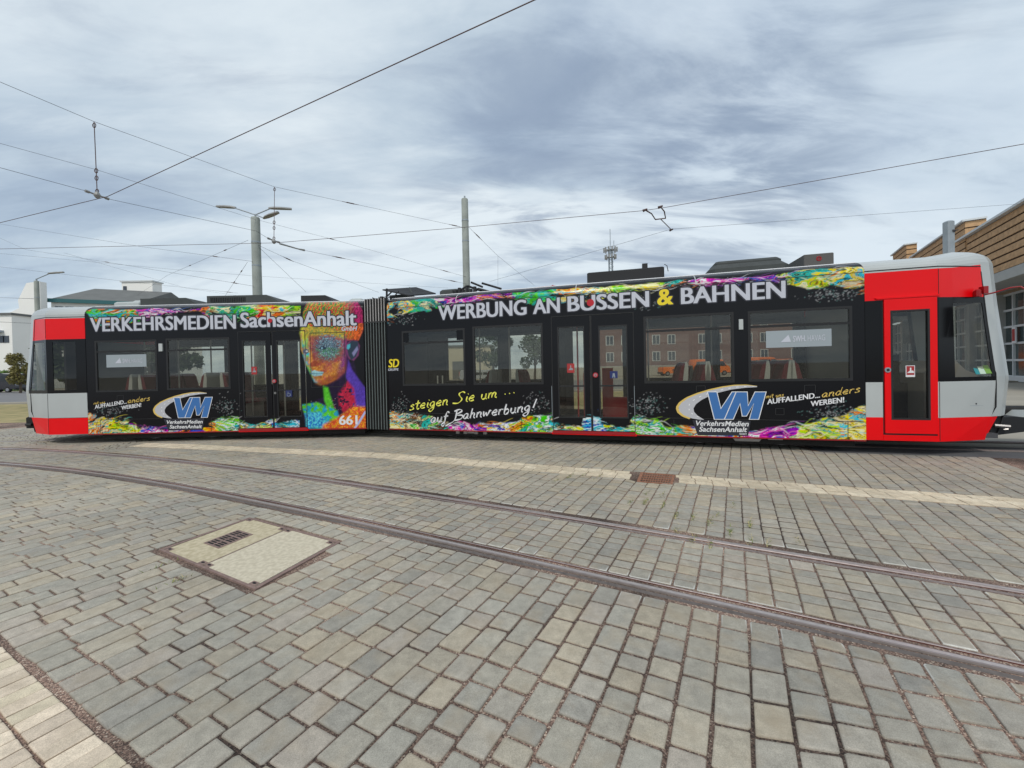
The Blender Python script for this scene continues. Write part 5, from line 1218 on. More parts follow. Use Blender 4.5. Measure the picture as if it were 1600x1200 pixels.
def script(fn, TT, s, bl, br, xh, m, wpx, outline=0.0, slant=.22, parent=None):
    a = np.array(fn(*bl)); c = np.array(fn(*br)); mid = ((bl[0]+br[0])/2, (bl[1]+br[1])/2); h = fn(mid[0], mid[1]-xh)[1] - fn(*mid)[1]
    ex = (c-a)/np.linalg.norm(c-a); tot = sum(GL[ch][0]+.12 for ch in s)-.12; kx = np.linalg.norm(c-a)/tot; wd = h*wpx/xh
    for mm, extra, vv in ([('outline', outline, -.003)] if outline else []) + [(m, 0, -.0045)]:
        b_v = []; b_f = []; x = 0
        for ch in s:
            for st_ in GL[ch][1]:
                P2 = [a + ex*((x+q[0])*kx + slant*q[1]*h) + np.array((0, q[1]*h)) for q in smooth_line(st_)]
                if extra:
                    P2 = [P2[0]-(P2[1]-P2[0])/np.linalg.norm(P2[1]-P2[0])*extra*h/xh/2] + P2 + [P2[-1]+(P2[-1]-P2[-2])/np.linalg.norm(P2[-1]-P2[-2])*extra*h/xh/2]
                vs, fs = ribbon(P2, wd + extra*h/xh); o = len(b_v); b_v += vs; b_f += [tuple(i+o for i in f) for f in fs]
            x += GL[ch][0]+.12
        put((b_v, b_f), TT, mm, 'handwriting' + ('_outline' if extra else ''), parent, vv)
text_on(uzA, TA, 'VERKEHRSMEDIEN', (141.5,518), (369,513.2), 21, 'white', .035, 0, .018)
text_on(uzA, TA, 'SachsenAnhalt', (376,511.5), (557.5,508), 22.5, 'white', .035, 0, .018)
text_on(uzA, TA, 'GmbH', (533,517), (558.5,516.4), 7, 'white', .025, .25)
text_on(uzA, TA, '661', (530,663.5), (559,663), 14, 'white2', .045)
for fn, TT, cx_, cy_, r in ((uzA, TA, 422, 501, .055), (uzB, TB, 922.5, 473, .075)):
    u, z = fn(cx_, cy_); disc(TT, u, z, r, v_of(z)-.008, v_of(z)-.005, 'red_dot', M['reddot'], TR)
text_on(uzB, TB, 'WERBUNG', (685,500), (823,491.5), 22.5, 'white', .04, 0, .02)
text_on(uzB, TB, 'AN', (833,490.5), (875,488), 22.8, 'white', .04, 0, .02)
text_on(uzB, TB, 'BUSSEN', (887,486.5), (1014.5,479), 23.5, 'white', .04, 0, .02)
text_on(uzB, TB, '&', (1027,477), (1052,475), 24.5, 'yellow', .045, 0, .02, nm='ampersand')
text_on(uzB, TB, 'BAHNEN', (1064,475), (1227.5,465), 25.5, 'white', .04, 0, .02)
script(uzB, TB, 'steigen Sie um ...', (640,641), (806,616), 8, 'lemon', 1.9)
script(uzB, TB, 'auf Bahnwerbung!', (673,661), (836,641), 8, 'white2', 2.0, 1.6)
text_on(uzB, TB, 'SD', (607,574), (624,573.5), 12.5, 'yellow', .06, .15, nm='logo_letters'); text_on(uzB, TB, 'GRUPPE', (606.5,579.5), (623,579), 3.6, 'white', .03, .1)
def vm(fn, TT, x0, y0, sx, sy, sk):
    """company mark: curved road, the two letters and the name; x0,y0 = left end and top of the road in the picture, sx/sy scale, sk = baseline slope"""
    P = lambda a, b: fn(x0 + a*sx, y0 + b*sy + a*sx*sk)
    outer = [(132,2),(115,0),(95,1),(75,5),(55,11),(35,19),(18,28),(7,38),(2,48),(4,57),(11,65),(22,71),(34,74),(45,75)]
    inner = [(34,66),(28,58),(27,50),(31,41),(40,32),(52,24),(68,16),(90,9),(115,5),(132,4)]
    edge = [(132,1.4),(115,-1.6),(95,-1.2),(74,2.5),(53,8.5),(33,16.5),(15,26),(3,37),(-2.5,48),(0,59),(8,67.5),(20,73.5),(22,71),(11,65),(4,57),(2,48),(7,38),(18,28),(35,19),(55,11),(75,5),(95,1),(115,0),(132,2)]
    poly = outer + inner
    def fan(pairs_a, pairs_b, m, nm, vv):
        n = 40
        def rs(p):
            p = np.array(p, float); d = np.concatenate([[0], np.cumsum(np.linalg.norm(np.diff(p, axis=0), axis=1))]); t = np.linspace(0, d[-1], n); return np.stack([np.interp(t, d, p[:,0]), np.interp(t, d, p[:,1])], 1)
        A, B = rs(pairs_a), rs(pairs_b); vs = [P(*q) for q in A] + [P(*q) for q in B]; put((vs, [(i,i+1,n+i+1,n+i) for i in range(n-1)]), TT, m, nm, None, vv); return A, B
    A, B = fan(outer, inner[::-1], 'road', 'road_emblem', -.004)
    fan(edge[:12], edge[12:][::-1], 'gold', 'road_emblem_edge', -.0035)
    mid = A*.5 + B*.5; vs = []; fs = []
    for i in range(1, 39, 3):
        a, c = mid[i], mid[i+1]; d = (c-a)/np.linalg.norm(c-a); n2 = np.array((-d[1], d[0]))*min(.9, .12*np.linalg.norm(A[i]-B[i])); o = len(vs); vs += [P(*(a+n2)), P(*(c+n2)), P(*(c-n2)), P(*(a-n2))]; fs.append((o,o+1,o+2,o+3))
    put((vs, fs), TT, 'white2', 'road_emblem_dashes', None, -.0055)
    V = [(51,15),(66,15),(74,50),(88,15),(101,15),(79,72),(62,72)]
    Mm = [(103,15),(117,15),(117,42),(129,15),(143,15),(131,72),(120,72),(126,38),(113,62),(107,62),(104,38),(93,72),(80,72)]
    V = [(51,15),(65,15),(72,52),(91,15),(104,15),(77,73),(62,73)]
    Mm = [(98,15),(115,15),(117,46),(129,15),(146,15),(134,73),(120,73),(127,38),(114,66),(108,66),(104,38),(92,73),(79,73)]
    for li, L in enumerate((V, Mm)):
        c = np.mean(np.array(L, float), axis=0)
        arr = np.array(L, float); out = []
        for i in range(len(arr)):       # outline: push every corner outwards
            p, a, b_ = arr[i], arr[i-1], arr[(i+1) % len(arr)]; e1 = (p-a)/np.linalg.norm(p-a); e2 = (b_-p)/np.linalg.norm(b_-p)
            n1 = np.array((e1[1], -e1[0])); n2 = np.array((e2[1], -e2[0])); nn = n1+n2; nn = nn/max(np.linalg.norm(nn), .3)/max(.45, math.sqrt((1+np.dot(e1,e2))/2)); out.append(p+nn*1.5)
        for pl, m, vv, nm in ((out, 'white2', -.006, 'emblem_letter_outline'), (L, 'blue', -.0075, 'emblem_letter')):
            put(([P(*q) for q in pl], [tuple(range(len(pl)))]), TT, m, nm, None, vv - .0035*li)
vm(uzA, TA, 240.5, 614.5, .625, .53, -.018)
vm(uzB, TB, 1058, 602, .945, .72, .0)
def darkpatch(fn, TT, pts): put(([fn(*q) for q in pts], [tuple(range(len(pts)))]), TT, 'outline', 'lettering_ground', None, -.002)
darkpatch(uzA, TA, [(256,655),(319,653.5),(317,671.5),(263,672.5)]); darkpatch(uzB, TB, [(1082,656.5),(1173,657.5),(1169,681),(1090,680)])
text_on(uzA, TA, 'VerkehrsMedien', (259.5,662.3), (317,661.5), 5.6, 'white2', .02, .22); text_on(uzA, TA, 'SachsenAnhalt', (265,669.6), (316,669), 5.6, 'white2', .02, .22)
text_on(uzB, TB, 'VerkehrsMedien', (1085.5,665), (1170,666.2), 8, 'white2', .02, .22); text_on(uzB, TB, 'SachsenAnhalt', (1092,674.3), (1167.5,675.2), 8, 'white2', .02, .22); text_on(uzB, TB, 'GmbH', (1155,679), (1166.5,679.2), 2.6, 'white2', .02, .22)
text_on(uzA, TA, 'AUFFALLEND...', (148.5,638.8), (198.5,630.2), 5.8, 'white2', .03); text_on(uzA, TA, 'WERBEN!', (190,640.2), (221,635.4), 5.8, 'white2', .04); script(uzA, TA, 'anders', (200,630), (234,625.5), 4.2, 'gold', 1.15); script(uzA, TA, 'mit uns', (146.5,632), (164,630), 2.2, 'gold', .7)
text_on(uzB, TB, 'AUFFALLEND...', (1198.5,631.8), (1281,621), 8.0, 'white2', .03); text_on(uzB, TB, 'WERBEN!', (1266.5,635), (1319,628.4), 8.0, 'white2', .04); script(uzB, TB, 'anders', (1284,621), (1343,612.5), 6.2, 'gold', 1.5); script(uzB, TB, 'mit uns', (1196.5,622.5), (1224,619.5), 3.4, 'gold', .9)
# grey operator signs in the windows
for fn, TT, x0, x1, yt, yb, tx, w_ in ((uzA, TA, 166, 228.5, 554, 573.5, 1, wins[0]), (uzB, TB, 1197, 1299.5, 515.5, 542, 1, wB[3])):
    _, r = plate(fn, TT, x0, x1, yt, yb, .003, .007, 'window_sign', M['opsign'], w_); W_ = x1-x0; hh = yb-yt; sl = -.018 if fn is uzA else -.045
    yb2 = yb - hh*.32; f_ = lambda t: (x0+W_*t, yb2 + W_*t*sl + (W_*-.5*sl))
    text_on(fn, TT, 'SWH.', f_(.41), f_(.61), hh*.34, 'white', .03, vo=-.001, parent=w_); text_on(fn, TT, 'HAVAG', f_(.635), f_(.90), hh*.34, 'white', -.005, vo=-.001, parent=w_)
    a, c, d, e_ = fn(*f_(.22)), fn(*f_(.38)), fn(f_(.34)[0], f_(.34)[1]-hh*.42), fn(f_(.37)[0], f_(.37)[1]-hh*.2)
    put(([a, c, d], [(0,1,2)]), TT, 'white', 'sign_emblem', w_, -.001)

# --- roof equipment ------------------------------------------------
def zroof(fn_u, v, py, px, TT):          # height of a roof item whose top edge is sighted at py
    X, Y, _ = TT(fn_u, v, 0); d = ray(px, py); return H + Y/d.y*d.z
def ucol(TT, px, v, py=460):             # length position on a line parallel to the side, v inwards
    d = ray(px, py)
    if TT is TA: return (AY+v)/d.y*d.x
    nx, ny = -BS, BC; t = (nx*BX+ny*BY+v)/(nx*d.x+ny*d.y); p = Vector((0,0,H))+d*t; return (p.x-BX)*BC+(p.y-BY)*BS
def rbox(TT, x0, x1, pyt, v0, v1, nm, m, bev=.04, slant=0):
    u0, u1 = ucol(TT, x0, v0, pyt), ucol(TT, x1, v0, pyt); zt = zroof((u0+u1)/2, v0, pyt, (x0+x1)/2, TT)
    b = MB(TT)
    if slant: b.prism([(u0, 3.42), (u1+slant, 3.42), (u1, zt), (u0, zt)], v0, v1, 'y')
    else: b.bbox(u0, u1, v0, v1, 3.42, zt, bev)
    return part(b, nm, m if not isinstance(m, str) else M[m]), (u0, u1, zt)
rbox(TA, 176, 219, 471, .7, 1.6, 'roof_box', 'roofgrey'); rbox(TA, 219, 290, 466, .6, 1.7, 'air_conditioner', 'equip', slant=.45)
o, (u0, u1, zt) = rbox(TA, 323, 416, 461.5, .6, 1.7, 'air_conditioner', 'equip', slant=.55)
b = MB(TA)
for k in range(20): x = u0+.1+k*(u1-u0)*.03; b.box(x, x+.018, .585, .61, zt-.17, zt-.05)
part(b, 'grille_slot', M['rubber'], o)
rbox(TA, 470, 508, 461.5, .6, 1.5, 'roof_box', 'equipdark', slant=.3); rbox(TA, 545, 566, 466, .9, 1.3, 'roof_box', 'roofgrey')
rbox(TA, 205, 222, 469, .9, 1.3, 'roof_box', 'roofgrey')
# tilted plate with bracket over the front of B
def pt(px, py, v): u = ucol(TB, px, v, py); return (u, v, zroof(u, v, py, px, TB))
b = MB(TB); q = [pt(597,452,.45), pt(650,448,1.5), pt(681,459,1.5), pt(628,463,.45)]
q = [pt(597.5,452,.5), pt(650,448.5,1.6), pt(681,458,1.6), pt(640,461,.5)]
vs = q + [(x,y,z-.03) for x,y,z in q]; b.add(vs, [(0,1,2,3),(7,6,5,4),(0,4,5,1),(1,5,6,2),(2,6,7,3),(3,7,4,0)]); part(b, 'tilted_roof_plate', M['equipdark'])
b = MB(TB); b.box(pt(612,460,.8)[0], pt(640,460,.8)[0], .7, 1.3, 3.42, 3.62); b.tube([pt(606,462,.6), pt(612,456,.7), pt(625,458,.9)], .02, 6); b.tube([pt(640,450,1.0), pt(643,458,.9), pt(638,462,.8)], .03, 6); part(b, 'roof_device', M['equip'])
rbox(TB, 686, 716, 451.5, .8, 1.6, 'roof_box', 'equip')
# folded current collector
b = MB(TB)
z0 = 3.50
for v in (.75, 1.55):
    b.tube([(pt(745,448,v)[0], v, z0+.0), (pt(868,441,v)[0], v, z0+.03)], .022, 6)
b.tube([(pt(868,441,1.1)[0], .65, z0+.02), (pt(868,441,1.1)[0], 1.75, z0+.02)], .025, 7)
part(b, 'pantograph_arm', M['darkred'])
b = MB(TB)
u = pt(735,450,1.0)[0]
for (a, c) in (((-.35,.7,z0),(.0,.8,z0+.22)), ((0,.8,z0+.22),(.5,.95,z0+.02)), ((-.2,1.3,z0),(.1,1.3,z0+.24)), ((.1,1.3,z0+.24),(.75,1.3,z0+.03)), ((-.35,.7,z0+.1),(-.35,1.6,z0+.1)), ((.35,.7,z0+.08),(.35,1.6,z0+.08)), ((.1,.8,z0+.30),(.4,.8,z0+.16)), ((.35,.9,z0+.28),(.85,.9,z0+.1))):
    b.tube([(u+a[0],a[1],a[2]), (u+c[0],c[1],c[2])], .028, 6)
for k in range(6): b.tube([(u-.25+k*.1,.65,z0-.04),(u-.25+k*.1,.65,z0+.10+.05*(k%2))], .045, 7)
b.box(u-.35, u+.9, .7, 1.6, 3.42, 3.50); part(b, 'pantograph_base', M['equipdark'])
b = MB(TB); b.box(pt(765,450,.8)[0], pt(862,444,.8)[0], .8, .86, 3.47, 3.53); part(b, 'pantograph_spring', M['equipdark'])
rbox(TB, 917, 1038, 421, .55, 1.75, 'battery_box', 'equipdark', .02)
b = MB(TB); a = pt(1008,410,.6); b.box(a[0]-.06,a[0]+.05,.6,.7,a[2]-.12,a[2]-.02); b.tube([pt(1038,413,.6), pt(1042,415,.6), pt(1044,424,.6)], .008, 5); part(b, 'roof_antenna', M['rubber'])
rbox(TB, 1108, 1236, 408, .5, 1.8, 'air_conditioner', 'equip', .10); rbox(TB, 1116, 1222, 404, .9, 1.4, 'air_conditioner_hood', 'equip', .05)
o, (u0, u1, zt) = rbox(TB, 1256, 1303, 396, .6, 1.3, 'roof_box', mat('roof_box_taupe', (.10,.095,.09), .7), .01)
b = MB(TB); um = (u0+u1)/2; b.tube([(um+.04*math.cos(a), .595, zt-.10+.04*math.sin(a)) for a in np.linspace(0,6.283,10)], .007, 4); b.tube([(um-.015,.595,zt-.12),(um-.015,.595,zt-.08)], .006, 4); b.tube([(um+.015,.595,zt-.12),(um+.015,.595,zt-.08)], .006, 4); part(b, 'earthing_mark', M['reddot'], o)
for px in (711, 899, 1087):       # pale joints in the roof edge
    b = MB(TB); u = uzB(px, 430)[0]
    b.add([(u-.008, p[0]-.004, p[1]) for p in PROF] + [(u+.008, p[0]-.004, p[1]) for p in PROF], [(i,i+1,len(PROF)+i+1,len(PROF)+i) for i in range(len(PROF)-1)]); part(b, 'roof_joint', M['grey'])

# ================================================================== BACKGROUND
# --- depot hall on the right: facade along the row direction, at (33,25)
M['wood'] = mat('timber_cladding', (0.50,0.305,0.155), 0.8, noise=0.25, nscale=3.0, bump=0.3, detail=9)
M['woodgap'] = mat('cladding_gap', (0.05,0.028,0.015), 0.9)
M['hallgrey'] = mat('hall_render', (0.40,0.40,0.38), 0.8, noise=0.06, nscale=2)
M['hallwhite'] = mat('white_mullion', (0.62,0.64,0.64), 0.5)
M['hallglass'] = mat('hall_glass', (0.055,0.075,0.075), 0.12, noise=0.5, nscale=.8, spec=.7)
HB = np.array((33.0, 25.0)); HD = np.array((0.540, 0.842)); HN = np.array((HD[1], -HD[0]))    # HN points away from the viewer (into the hall)
TH = lambda s, n, z: (HB[0]+HD[0]*s+HN[0]*n, HB[1]+HD[1]*s+HN[1]*n, z)
def hs(px, off=0.0):      # position along the facade seen at picture column px
    k = (px-800)/F; o = HB + HN*off; return (o[0]-k*o[1])/(k*HD[1]-HD[0])
def hz_(px, py, off=0.0):
    s_ = hs(px, off); Y = (HB+HN*off)[1]+HD[1]*s_; d = ray(px, py); return H + Y/d.y*d.z
root = empty('depot_hall', (HB[0],HB[1],0), 'large tram depot hall with timber cladding above tall glazed doors at the right edge', 'hall')
def hpart(b, nm, m, par=root): return b.obj(nm, m, par, off=root.location)
sA = -14.0; sE = hs(1504); zt = hz_(1600, 320)
zl = hz_(1600, 412)
b = MB(TH); b.box(sA, sE, .02, 18, zl, zt-.02); hpart(b, 'clad_wall', M['woodgap'])
nb = 7; bh = (zt-zl)/nb; b = MB(TH)
for k in range(nb):
    s_ = sA
    while s_ < sE:
        L = random.uniform(4, 6.5); b.box(s_, min(s_+L-.02, sE), -.04-.05*random.random()*.3, .02, zl+k*bh+.06, zl+(k+1)*bh-.06); s_ += L
hpart(b, 'timber_board', M['wood'])
b = MB(TH); b.box(sA-.3, sE+.1, -.35, 18.2, zt-.02, zt+.14); hpart(b, 'roof_edge', M['hallwhite'])
# second and third roof volumes stepping away
def vol(px0, px1, py0, off, dep, ztop):
    s0, s1 = hs(px0, off), hs(px1, off)
    b = MB(TH); b.box(min(s0,s1), max(s0,s1), off, off+dep, zl-.5, ztop); v_ = hpart(b, 'clad_volume', M['woodgap'])
    b = MB(TH); n = int((ztop-zl)/bh)
    for k in range(n): b.box(min(s0,s1)-.03, max(s0,s1), off-.05, off+.02, ztop-(k+1)*bh+.05, ztop-k*bh-.05); b.box(min(s0,s1)-.05, min(s0,s1)+.0, off-.05, off+dep, ztop-(k+1)*bh+.05, ztop-k*bh-.05)
    hpart(b, 'timber_board', M['wood'], v_)
    b = MB(TH); b.box(min(s0,s1)-.2, max(s0,s1)+.2, off-.25, off+dep, ztop, ztop+.13); hpart(b, 'roof_edge', M['hallwhite'], v_)
o2 = 0.6
vol(1511, 1428, 347, -.06, 1.1, hz_(1511, 347))
vol(1419, 1398, 384, -.09, .8, hz_(1419, 384))
b = MB(TH); b.box(sE+.1, 46, .0, 12, zl, zt-.6); hpart(b, 'rear_wall', M['wood'])
# pale lintel / canopy and doors
b = MB(TH); b.box(sA, 46, -.1, .6, zl-1.1, zl); hpart(b, 'lintel', M['hallgrey'])
b = MB(TH); b.box(sA, 46, -2.2, -.1, zl-1.45, zl-1.1); hpart(b, 'canopy', M['hallgrey'])
zd = zl-1.5
b = MB(TH); b.box(sA, 46, .5, .6, 0.35, zd); hpart(b, 'door_glazing', M['hallglass'])
b = MB(TH)
s_ = sA; kk = 0
while s_ < 46:
    b.box(s_-.28, s_+.28, .1, .62, 0, zd)
    s_ += 4.3
hpart(b, 'door_post', M['hallgrey'])
b = MB(TH)
s_ = sA
while s_ < 46:
    for q in (1.43, 2.86): b.box(s_+q-.06, s_+q+.06, .38, .5, .3, zd)
    for q in (.33, 1.45, 2.6, 3.75, 4.9, 6.0): 
        if q < zd: b.box(s_+.28, s_+4.02, .40, .5, q-.07, q+.07)
    s_ += 4.3
hpart(b, 'glazing_bar', M['hallwhite'])
b = MB(TH); b.box(sA, 46, .3, .7, 0, .33); hpart(b, 'plinth', M['hallwhite'])
b = MB(TH); b.box(hs(1574)-.2, hs(1574)+.25, .30, .37, 2.6, 3.7); sg_ = hpart(b, 'notice', M['white2']); b = MB(TH); b.box(hs(1574)-.12, hs(1574)+.17, .28, .30, 2.75, 3.55); hpart(b, 'notice_field', M['stickerred'], sg_)

# --- steel mast at the right
def mast_c(px, Y): d = ray(px, 560); return d.x/d.y*Y
x = mast_c(1484, 15.0); zt2 = H + 15.0*ray(1484, 345.5).z/ray(1484, 345.5).y
root = empty('steel_mast', (x, 15.0, 0), 'square grey steel mast rising behind the roof of the red cab', 'mast')
b = MB(lambda a, c, z: (x+a, 15+c, z)); b.bbox(-.13, .13, -.13, .13, 0, zt2, .04); b.obj('post', M['steelgrey'], root, off=root.location)
b = MB(lambda a, c, z: (x+a, 15+c, z)); b.box(-.3,.3,-.3,.3,0,.05); b.obj('foot_plate', M['steelgrey'], root, off=root.location)
b = MB(lambda a, c, z: (x+a, 15+c, z)); b.box(.0,.1,-.16,-.12,zt2-.46,zt2-.38); b.tube([(.05,-.15,zt2-.42),(.10,-.24,zt2-.42)], .02, 6); b.obj('eye_bolt', M['wire'], root, off=root.location)

# --- concrete masts
def mast(px, py, Y, wpx, label, lamps=None, group='concrete masts for the overhead line', stub=True):
    d = ray(px, py); X = d.x/d.y*Y; Z = H + d.z/d.y*Y; r0 = wpx/2/F*Y
    root = empty('concrete_mast', (X, Y, 0), label, 'mast', group)
    T_ = lambda a, c, z: (X+a, Y+c, z)
    b = MB(T_); b.tube([(0,0,0),(0,0,Z*.5),(0,0,Z-.03),(0,0,Z)], [r0*1.2, r0*1.1, r0, r0*.93], 20); b.obj('shaft', M['concrete_pole'], root, True, off=root.location)
    b = MB(T_); b.tube([(0,0,Z),(0,0,Z+.12)], .035, 8); b.obj('cap', M['steelgrey'], root, off=root.location)
    b = MB(T_)
    for z in (Z-.9, Z-1.75): b.tube([(0,0,z-.025),(0,0,z+.025)], r0*1.08, 20)
    b.obj('clamp_band', M['steelgrey'], root, off=root.location)
    for (tx, ty, tz) in (lamps or []):
        b = MB(T_); b.tube([(0,0,Z+.1),(tx*.8,ty*.8,Z+tz)], .022, 6); la = b.obj('lamp_arm', M['steelgrey'], root, off=root.location)
        n = Vector((tx,ty,0)).normalized(); s = Vector((-n.y,n.x,0)); c0 = Vector((tx*.8,ty*.8,Z+tz)); vs = []
        for (l, wd, zz) in ((-.05,.03,.0),(.10,.09,.03),(.35,.10,.06),(.70,.06,.09)):
            p = c0 + n*l
            vs += [tuple(p+s*wd+Vector((0,0,zz-.02))), tuple(p-s*wd+Vector((0,0,zz-.02))), tuple(p-s*wd*.7+Vector((0,0,zz+.035))), tuple(p+s*wd*.7+Vector((0,0,zz+.035)))]
        fs = [(0,1,2,3),(15,14,13,12)]
        for k in range(3):
            for q in range(4): fs.append((4*k+q, 4*k+(q+1)%4, 4*k+4+(q+1)%4, 4*k+4+q))
        b = MB(T_); b.add(vs, fs); b.obj('lamp_head', M['lamp'], la, off=root.location)
    return X, Y, Z
mA = mast(399, 340, 14.0, 12.2, 'tall concrete mast with three lamp heads, left of the tram joint', [(-1.0,.1,.40),(.52,.25,.40),(.55,-.22,-.10)])
mB = mast(726, 311, 16.0, 10.2, 'tallest concrete mast, standing behind the tram without any lamp')
mC = mast(57, 439, 21.0, 5.6, 'concrete mast with a single lamp at the far left, in front of the white building', [(.75,.1,.40)])

# --- overhead wires
def wire(pts, r, label, sag=.0, m='wire', nm='overhead_wire', extra=None, group='overhead wires'):
    """pts: sighted points with heights (px, py, z) or world triples"""
    W_ = [at_z(*p) if not isinstance(p, Vector) else p for p in pts]
    out = []
    for a, c in zip(W_[:-1], W_[1:]):
        n = max(2, int((c-a).length/1.5))
        for k in range(n): t = k/n; q = a.lerp(c, t); q.z -= sag*4*t*(1-t); out.append(q)
    out.append(W_[-1]); b = MB(); b.tube(out, r, 5); o = b.obj(nm, M[m]); tag(o, label, 'wire', group)
    for e_ in (extra or []):      # insulators / couplings along the wire: part of the wire
        a, c = W_[e_[0]], W_[e_[0]+1]; d = (c-a).normalized(); p = a + (c-a)*e_[1]; L = e_[2]; b = MB()
        b.tube([p-d*L, p-d*L*.5, p-d*L*.4, p+d*L*.4, p+d*L*.5, p+d*L], [r*1.6, r*2.4, r*4, r*4, r*2.4, r*1.6], 6); i = b.obj('insulator', M['wirered']); i.parent = o
    return o
def ext(a, c, k): return c + (c-a)*k
# contact wires: over the paved curve and over the tram
p0 = at_z(835,0,5.6); p1 = at_z(352,222,5.58); p2 = at_z(168,307,5.5); p3 = at_z(0,348,5.6)
W1 = wire([ext(p1,p0,1.2), p0, p1, p2, p3, ext(p2,p3,1.5)], .0065, 'thick dark contact wire rising from the left edge to the top centre of the sky', .0, 'wirered')
q0 = at_z(0,389,5.6); q1 = at_z(430,379.5,5.5); q2 = at_z(727,355,5.55); q3 = at_z(1007,329,5.5); q4 = at_z(1040,324,5.5); q5 = at_z(1600,225,5.6)
wire([ext(q1,q0,1.5), q0, q1, q2, q3, q4, q5, ext(q4,q5,.8)], .0065, 'long contact wire running above the whole tram to the right edge', .0, 'wirered')
def mastp(Mx, py, px): X, Y, Z = Mx; return Vector((X, Y-.15, H + Y/ray(px,py).y*ray(px,py).z))
S = []
mB1 = mastp(mB, 358, 724); mB2 = mastp(mB, 434, 726)
a1 = at_z(147,190,7.2); a2 = at_z(429,292,7.6); aL = at_z(0,128,7.0)
wire([ext(a1,aL,1.0), aL, a1, a2, mB1], .0045, 'uppermost carrying wire on the left, ending at the lampless mast', 0, extra=[(3,.34,.28),(3,.93,.25)])
c0 = at_z(0,224,6.9)
wire([ext(at_z(150,265,7.0),c0,1.0), c0, at_z(150,265,7.0), at_z(400,343,7.2), at_z(520,374,7.3), mB2], .004, 'second carrying wire from the left edge, passing behind the lamp mast', 0, extra=[(3,.98,.22),(4,.85,.22)])
d0 = at_z(0,262,5.7); d1 = at_z(133,298,5.68); d2_ = at_z(170,311,5.68); d3 = at_z(400,361,5.68); d4 = at_z(425,376,5.62)
wire([ext(d1,d0,1.0), d0, d1], .0045, 'short span wire at the left edge ending in the bar of the first hanger')
wire([d2_, d3, d4, at_z(475,391,5.7), Vector((mB[0], mB[1]-.15, mB1.z-2.3))], .0045, 'span wire between the two wire hangers and on to the lampless mast', 0, extra=[(3,.18,.22),(3,.9,.22)])
# hangers: link chain with insulator bar
def hanger(top, px, pys, z, bar, label):
    b = MB(); pts = [top, at_z(px, pys[0], z)]
    P0 = Vector(top); P1 = bar[2]
    b.tube([P0, P1], .008, 6); o = b.obj('wire_hanger', M['wirered']); tag(o, label, 'hanger', 'hangers of the overhead line')
    c = MB()
    for f in (.05, .66, .76, .94):
        q = P0.lerp(P1, f); c.tube([q+Vector((.035*math.cos(a), 0, .05*math.sin(a))) for a in np.linspace(0, 6.283, 10)], .009, 5)
    c.obj('shackle', M['wirered']).parent = o
    c = MB(); A_, B_ = bar[0], bar[1]; dd = (B_-A_).normalized(); c.tube([A_, A_+dd*.06, A_+dd*.08, B_-dd*.08, B_-dd*.06, B_], [.03,.03,.018,.018,.03,.03], 7); c.tube([P1+Vector((0,0,.08)), P1+Vector((0,0,.02)), P1, P1-Vector((0,0,.05))], [.03,.06,.06,.03], 8); c.obj('insulator_bar', M['lamp']).parent = o
    return o
hanger(a1, 152, (300,), 5.6, (at_z(133,298,5.68), at_z(170,311,5.66), at_z(152,306,5.6)), 'wire hanger with links and insulator bar at the crossing of the thick wire, far left')
hanger(a2, 429, (375,), 5.6, (at_z(418,372,5.66), at_z(437,379,5.62), at_z(428,378,5.55)), 'wire hanger with insulator bar just right of the three lamp heads')
b = MB(); b.tube([at_z(437,381,5.5), at_z(466,389,5.6), at_z(476,391,5.6)], [.02,.02,.035], 6); tag(b.obj('insulator_rod', M['lamp']), 'insulator rod clamped to the wires right of the lamp mast', 'insulator')
# low left wires
def far(px, py, Y): return at_y(px, py, Y)
mA_ = lambda py, dx=0: Vector((mA[0]+dx, mA[1]-.2, H + mA[1]/ray(400,py).y*ray(400,py).z))
wire([far(0,350,20), far(225,386,17), mA_(411)], .0045, 'thin wire reaching the lamp mast from the left at mid height', 0, extra=[(1,.7,.3)])
wire([far(0,372,24), far(40,390,22), far(170,410,18.5), mA_(449)], .0045, 'wire with a red insulator reaching the lamp mast just above the tram roof', 0, extra=[(1,.98,.3),(2,.9,.25)])
wire([far(0,396,30), far(260,420,30), far(395,431,30), far(700,450,34)], .006, 'far thin wire behind the lamp mast, running on above the tram joint', 0)
wire([far(0,417,28), far(190,439,28), far(372,458,28)], .006, 'lowest far wire between the left mast and the roof boxes', 0, extra=[(1,.92,.3)])
wire([mA_(378,-.15), far(262,430,22), far(215,461,28)], .005, 'stay wire going down left from the lamp mast', 0, extra=[(0,.2,.22),(0,.62,.22)])
wire([mA_(386,.2), far(455,407,15.5), far(592,457,18)], .005, 'stay wire going down right from the lamp mast', 0, extra=[(0,.9,.3)])
wire([mA_(388,.2), far(478,456,19)], .005, 'steep stay wire right of the lamp mast', 0)
wire([mA_(412,-.2), far(352,462,20)], .005, 'short stay wire left of the lamp mast above the roof', 0, extra=[(0,.2,.25),(0,.5,.25)])
wire([far(100,395,26), far(290,450,30), far(372,462,34)], .005, 'sloping thin wire crossing the low wires left of the lamp mast', 0)
wire([far(0,465,40), Vector((mC[0], mC[1], H + mC[1]/ray(55,467).y*ray(55,467).z))], .012, 'wire between the left edge and the single lamp mast', 0)
wire([far(0,503,48), far(45,505,48), far(120,512,50)], .02, 'low wire across the white building at the far left', 0)
